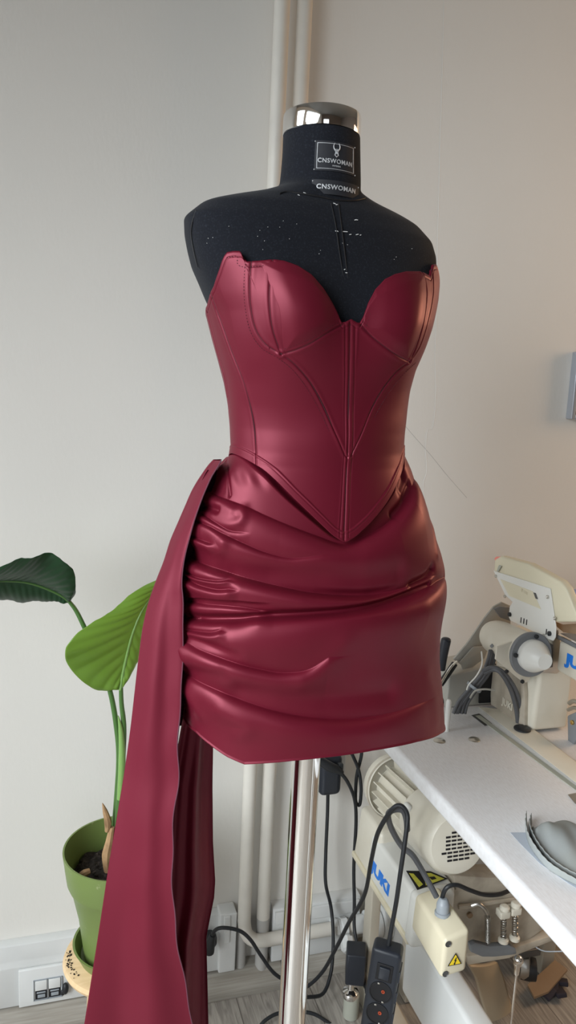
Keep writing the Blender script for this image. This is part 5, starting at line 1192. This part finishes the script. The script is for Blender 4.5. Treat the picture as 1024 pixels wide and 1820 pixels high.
cdm = thing('cardboard_scrap', 'crumpled brown cardboard and dark scraps on the floor below the caster', 'cardboard', (1.2, 1.42, 0))
cpt = [at_z(x, y, 0.03) for x, y in ((938, 1750), (985, 1718), (1008, 1730), (975, 1762), (950, 1772))]
obj('card_sheet', MB().slab([cpt[0], cpt[1]+Vector((0, 0, 0.02)), cpt[2]+Vector((0, 0, 0.012)), cpt[3], cpt[4]], (0, 0, -1), 0.006), M['cardboard'], cdm)
rg = MB()
for i in range(12):
    p = at_z(rs_.uniform(955, 1005), rs_.uniform(1742, 1765), 0.016); rg.box(p, (rs_.uniform(.02, .05), rs_.uniform(.01, .03), 0.012), 0.003, Euler((rs_.uniform(-.4, .4), rs_.uniform(-.4, .4), rs_.uniform(0, 3))).to_matrix())
ro = obj('scraps', rg, M['rag_dark'], cdm); ro['kind'] = 'stuff'

# ================================================================== POWER STRIP, PLUGS, CABLES
YS = 1.13
ps = thing('power_strip', 'black power strip with switch and round sockets hanging by its cable', 'power strip', tuple(at_y(680, 1830, YS)))
tl, trp, blp, brp = at_y(668, 1668, YS), at_y(724, 1692, YS), at_y(640, 1850, YS), at_y(700, 1850, YS)
c_t = (at_y(672, 1672, YS)+at_y(712, 1686, YS))/2; upv = (at_y(690, 1680, YS)-at_y(668, 1822, YS)).normalized()
ryv = Vector((0.84, -0.54, 0)); ryv = (ryv-upv*ryv.dot(upv)).normalized(); nf = ryv.cross(upv).normalized(); nf = nf if nf.y < 0 else -nf
SW, SL, SD = 0.056, 0.26, 0.040
Rm = Matrix((ryv, -nf, upv)).transposed()
topc = at_y(688, 1692, YS); cen = topc-upv*(SL/2)
body = MB().box(cen-nf*(SD/2), (SW, SD, SL), 0.008, Rm, 4)
obj('housing', body, M['black'], ps)
rg_ = MB()
for s in (0.035, 0.078, 0.121, 0.164): rg_.box(topc-upv*(s+0.012)-nf*(SD/2)+ryv*(SW/2), (0.004, SD*0.8, 0.022), 0.0015, Rm)
obj('side_grip', rg_, M['black'], ps)
def sface(u, s, k=0.0): return topc+ryv*u-upv*s+nf*k
sw_ = obj('switch_bezel', MB().box(sface(0.001, 0.042, 0.0005), (0.030, 0.003, 0.034), 0.001, Rm), M['deep_black'], ps)
obj('rocker', MB().box(sface(0.001, 0.042, 0.0025), (0.020, 0.005, 0.026), 0.0015, Rm @ Euler((0.12, 0, 0)).to_matrix()), M['black'], sw_)
for s in (0.083, 0.127, 0.171, 0.215):
    so1 = obj('socket', MB().lathe([(0.0215, 0.0), (0.0215, 0.0012), (0.0195, 0.0014), (0.0190, 0.0004), (0.0, 0.0003)], sface(-0.0005, s, 0.0), nf, 40), M['deep_black'], ps)
    obj('contact_pin', MB().lathe([(0.0034, 0), (0.0034, 0.0012), (0.0018, 0.0012), (0.0018, 0.0)], sface(0.004, s-0.003, 0.0004), nf, 14), M['orange'], so1)
    for uu_, dd in ((-0.006, -0.0175), (0.006, 0.0175)): obj('earth_clip', MB().box(sface(uu_, s+dd, 0.0012), (0.004, 0.002, 0.003), 0.0005, Rm), M['nickel'], so1)
cbl = MB().tube([topc-nf*SD*0.5-upv*0.004] + path([(696, 1650, YS+0.02), (705, 1600, YS+0.02), (712, 1550, YS+0.01), (722, 1480, 1.15), (724, 1448, 1.16), (712, 1432, 1.17), (696, 1440, 1.18), (672, 1480, 1.21), (660, 1530, 1.26), (648, 1590, 1.33), (620, 1640, 1.42), (600, 1680, 1.48), (575, 1725, 1.53), (548, 1752, 1.56), (515, 1768, 1.58)]), 0.0044, 12, 8)
obj('cable', cbl, M['rubber'], ps)
cable('grey_cable', [(776, 1594, 1.17), (762, 1568, 1.18), (735, 1522, 1.20), (715, 1505, 1.21), (697, 1475, 1.21), (690, 1450, 1.20), (698, 1440, 1.195), (715, 1440, 1.19), (722, 1455, 1.19), (724, 1475, 1.20)], 0.0058, M['cable_grey'], 'thick grey cable looping from the terminal box up over the control box')
cable('black_cable', [(786, 1606, 1.16), (787, 1592, 1.16), (795, 1577, 1.155), (812, 1573, 1.155), (835, 1582, 1.16), (860, 1590, 1.17), (885, 1590, 1.18), (905, 1583, 1.20), (930, 1570, 1.25)], 0.0042, M['rubber'], 'black cable rising from the grey gland and running right under the table')
# adapter plugged in behind the chrome pole, partly hidden by the hem
ad = thing('power_adapter', 'black adapter and angled plug on the wall just below the hem, right of the pole', 'adapter', tuple(at_y(585, 1410, 1.62)))
bw = at_y(586, 1385, 1.62)
obj('adapter_body', MB().box(at_y(584, 1372, 1.625), (0.056, 0.05, 0.105), 0.014, seg=4), M['black'], ad)
obj('ribbed_plug', MB().tube(path([(566, 1350, 1.585), (585, 1362, 1.58), (600, 1368, 1.58), (608, 1374, 1.58)]), [0.011, 0.012, 0.010, 0.006], 12, 4).box(at_y(605, 1362, 1.585), (0.012, 0.012, 0.016), 0.002), M['rubber'], ad)
obj('socket_plate', MB().box(at_y(586, 1348, 1.66), (0.075, 0.04, 0.09), 0.004), M['trunk'], ad)
cable('black_cable', [(583, 1408, 1.62), (582, 1450, 1.63), (579, 1520, 1.63), (579, 1570, 1.62), (588, 1610, 1.62), (592, 1650, 1.60), (592, 1690, 1.58), (588, 1730, 1.56), (575, 1765, 1.53), (550, 1772, 1.51), (520, 1770, 1.50)], 0.0044, M['rubber'], 'black cable falling from the adapter to the floor behind the pole')
cable('black_cable', [(604, 1372, 1.58), (618, 1390, 1.58), (630, 1420, 1.59), (633, 1460, 1.60), (629, 1540, 1.61), (630, 1600, 1.60), (630, 1650, 1.58), (638, 1690, 1.54), (648, 1730, 1.50), (652, 1765, 1.46)], 0.0044, M['rubber'], 'black cable from the angled plug hanging down to the black foot block')
cable('black_cable', [(620, 1330, 1.60), (628, 1345, 1.60), (638, 1370, 1.60), (642, 1400, 1.60), (640, 1428, 1.60), (636, 1430, 1.60), (632, 1420, 1.60), (634, 1380, 1.605), (642, 1345, 1.61), (644, 1320, 1.61)], 0.0042, M['rubber'], 'black cable loop hanging from behind the hem near the motor')
cable('black_cable', [(376, 1672, 1.60), (380, 1656, 1.59), (395, 1649, 1.58), (425, 1654, 1.575), (445, 1670, 1.57), (465, 1700, 1.565), (490, 1732, 1.56), (530, 1755, 1.56), (545, 1770, 1.55)], 0.0044, M['rubber'], 'black cable from the plug behind the train curving down behind the pole')
cable('black_cable', [(455, 1835, 1.50), (470, 1815, 1.51), (495, 1801, 1.52), (530, 1798, 1.52), (560, 1803, 1.51), (590, 1822, 1.49)], 0.0042, M['rubber'], 'black cable arching on the floor at the foot of the pole')
pb = thing('wall_plug', 'black plug in the white trunking at the right edge of the train', 'plug', tuple(at_y(375, 1680, 1.60)))
obj('plug_body', MB().lathe([(0.010, 0), (0.016, 0.006), (0.018, 0.02), (0.017, 0.032)], at_y(374, 1680, 1.61), (0.1, 1, 0), 24), M['rubber'], pb)
obj('strain_relief', MB().tube(path([(372, 1692, 1.605), (374, 1676, 1.60), (378, 1662, 1.595)]), [0.012, 0.012, 0.007], 12, 3), M['rubber'], pb)
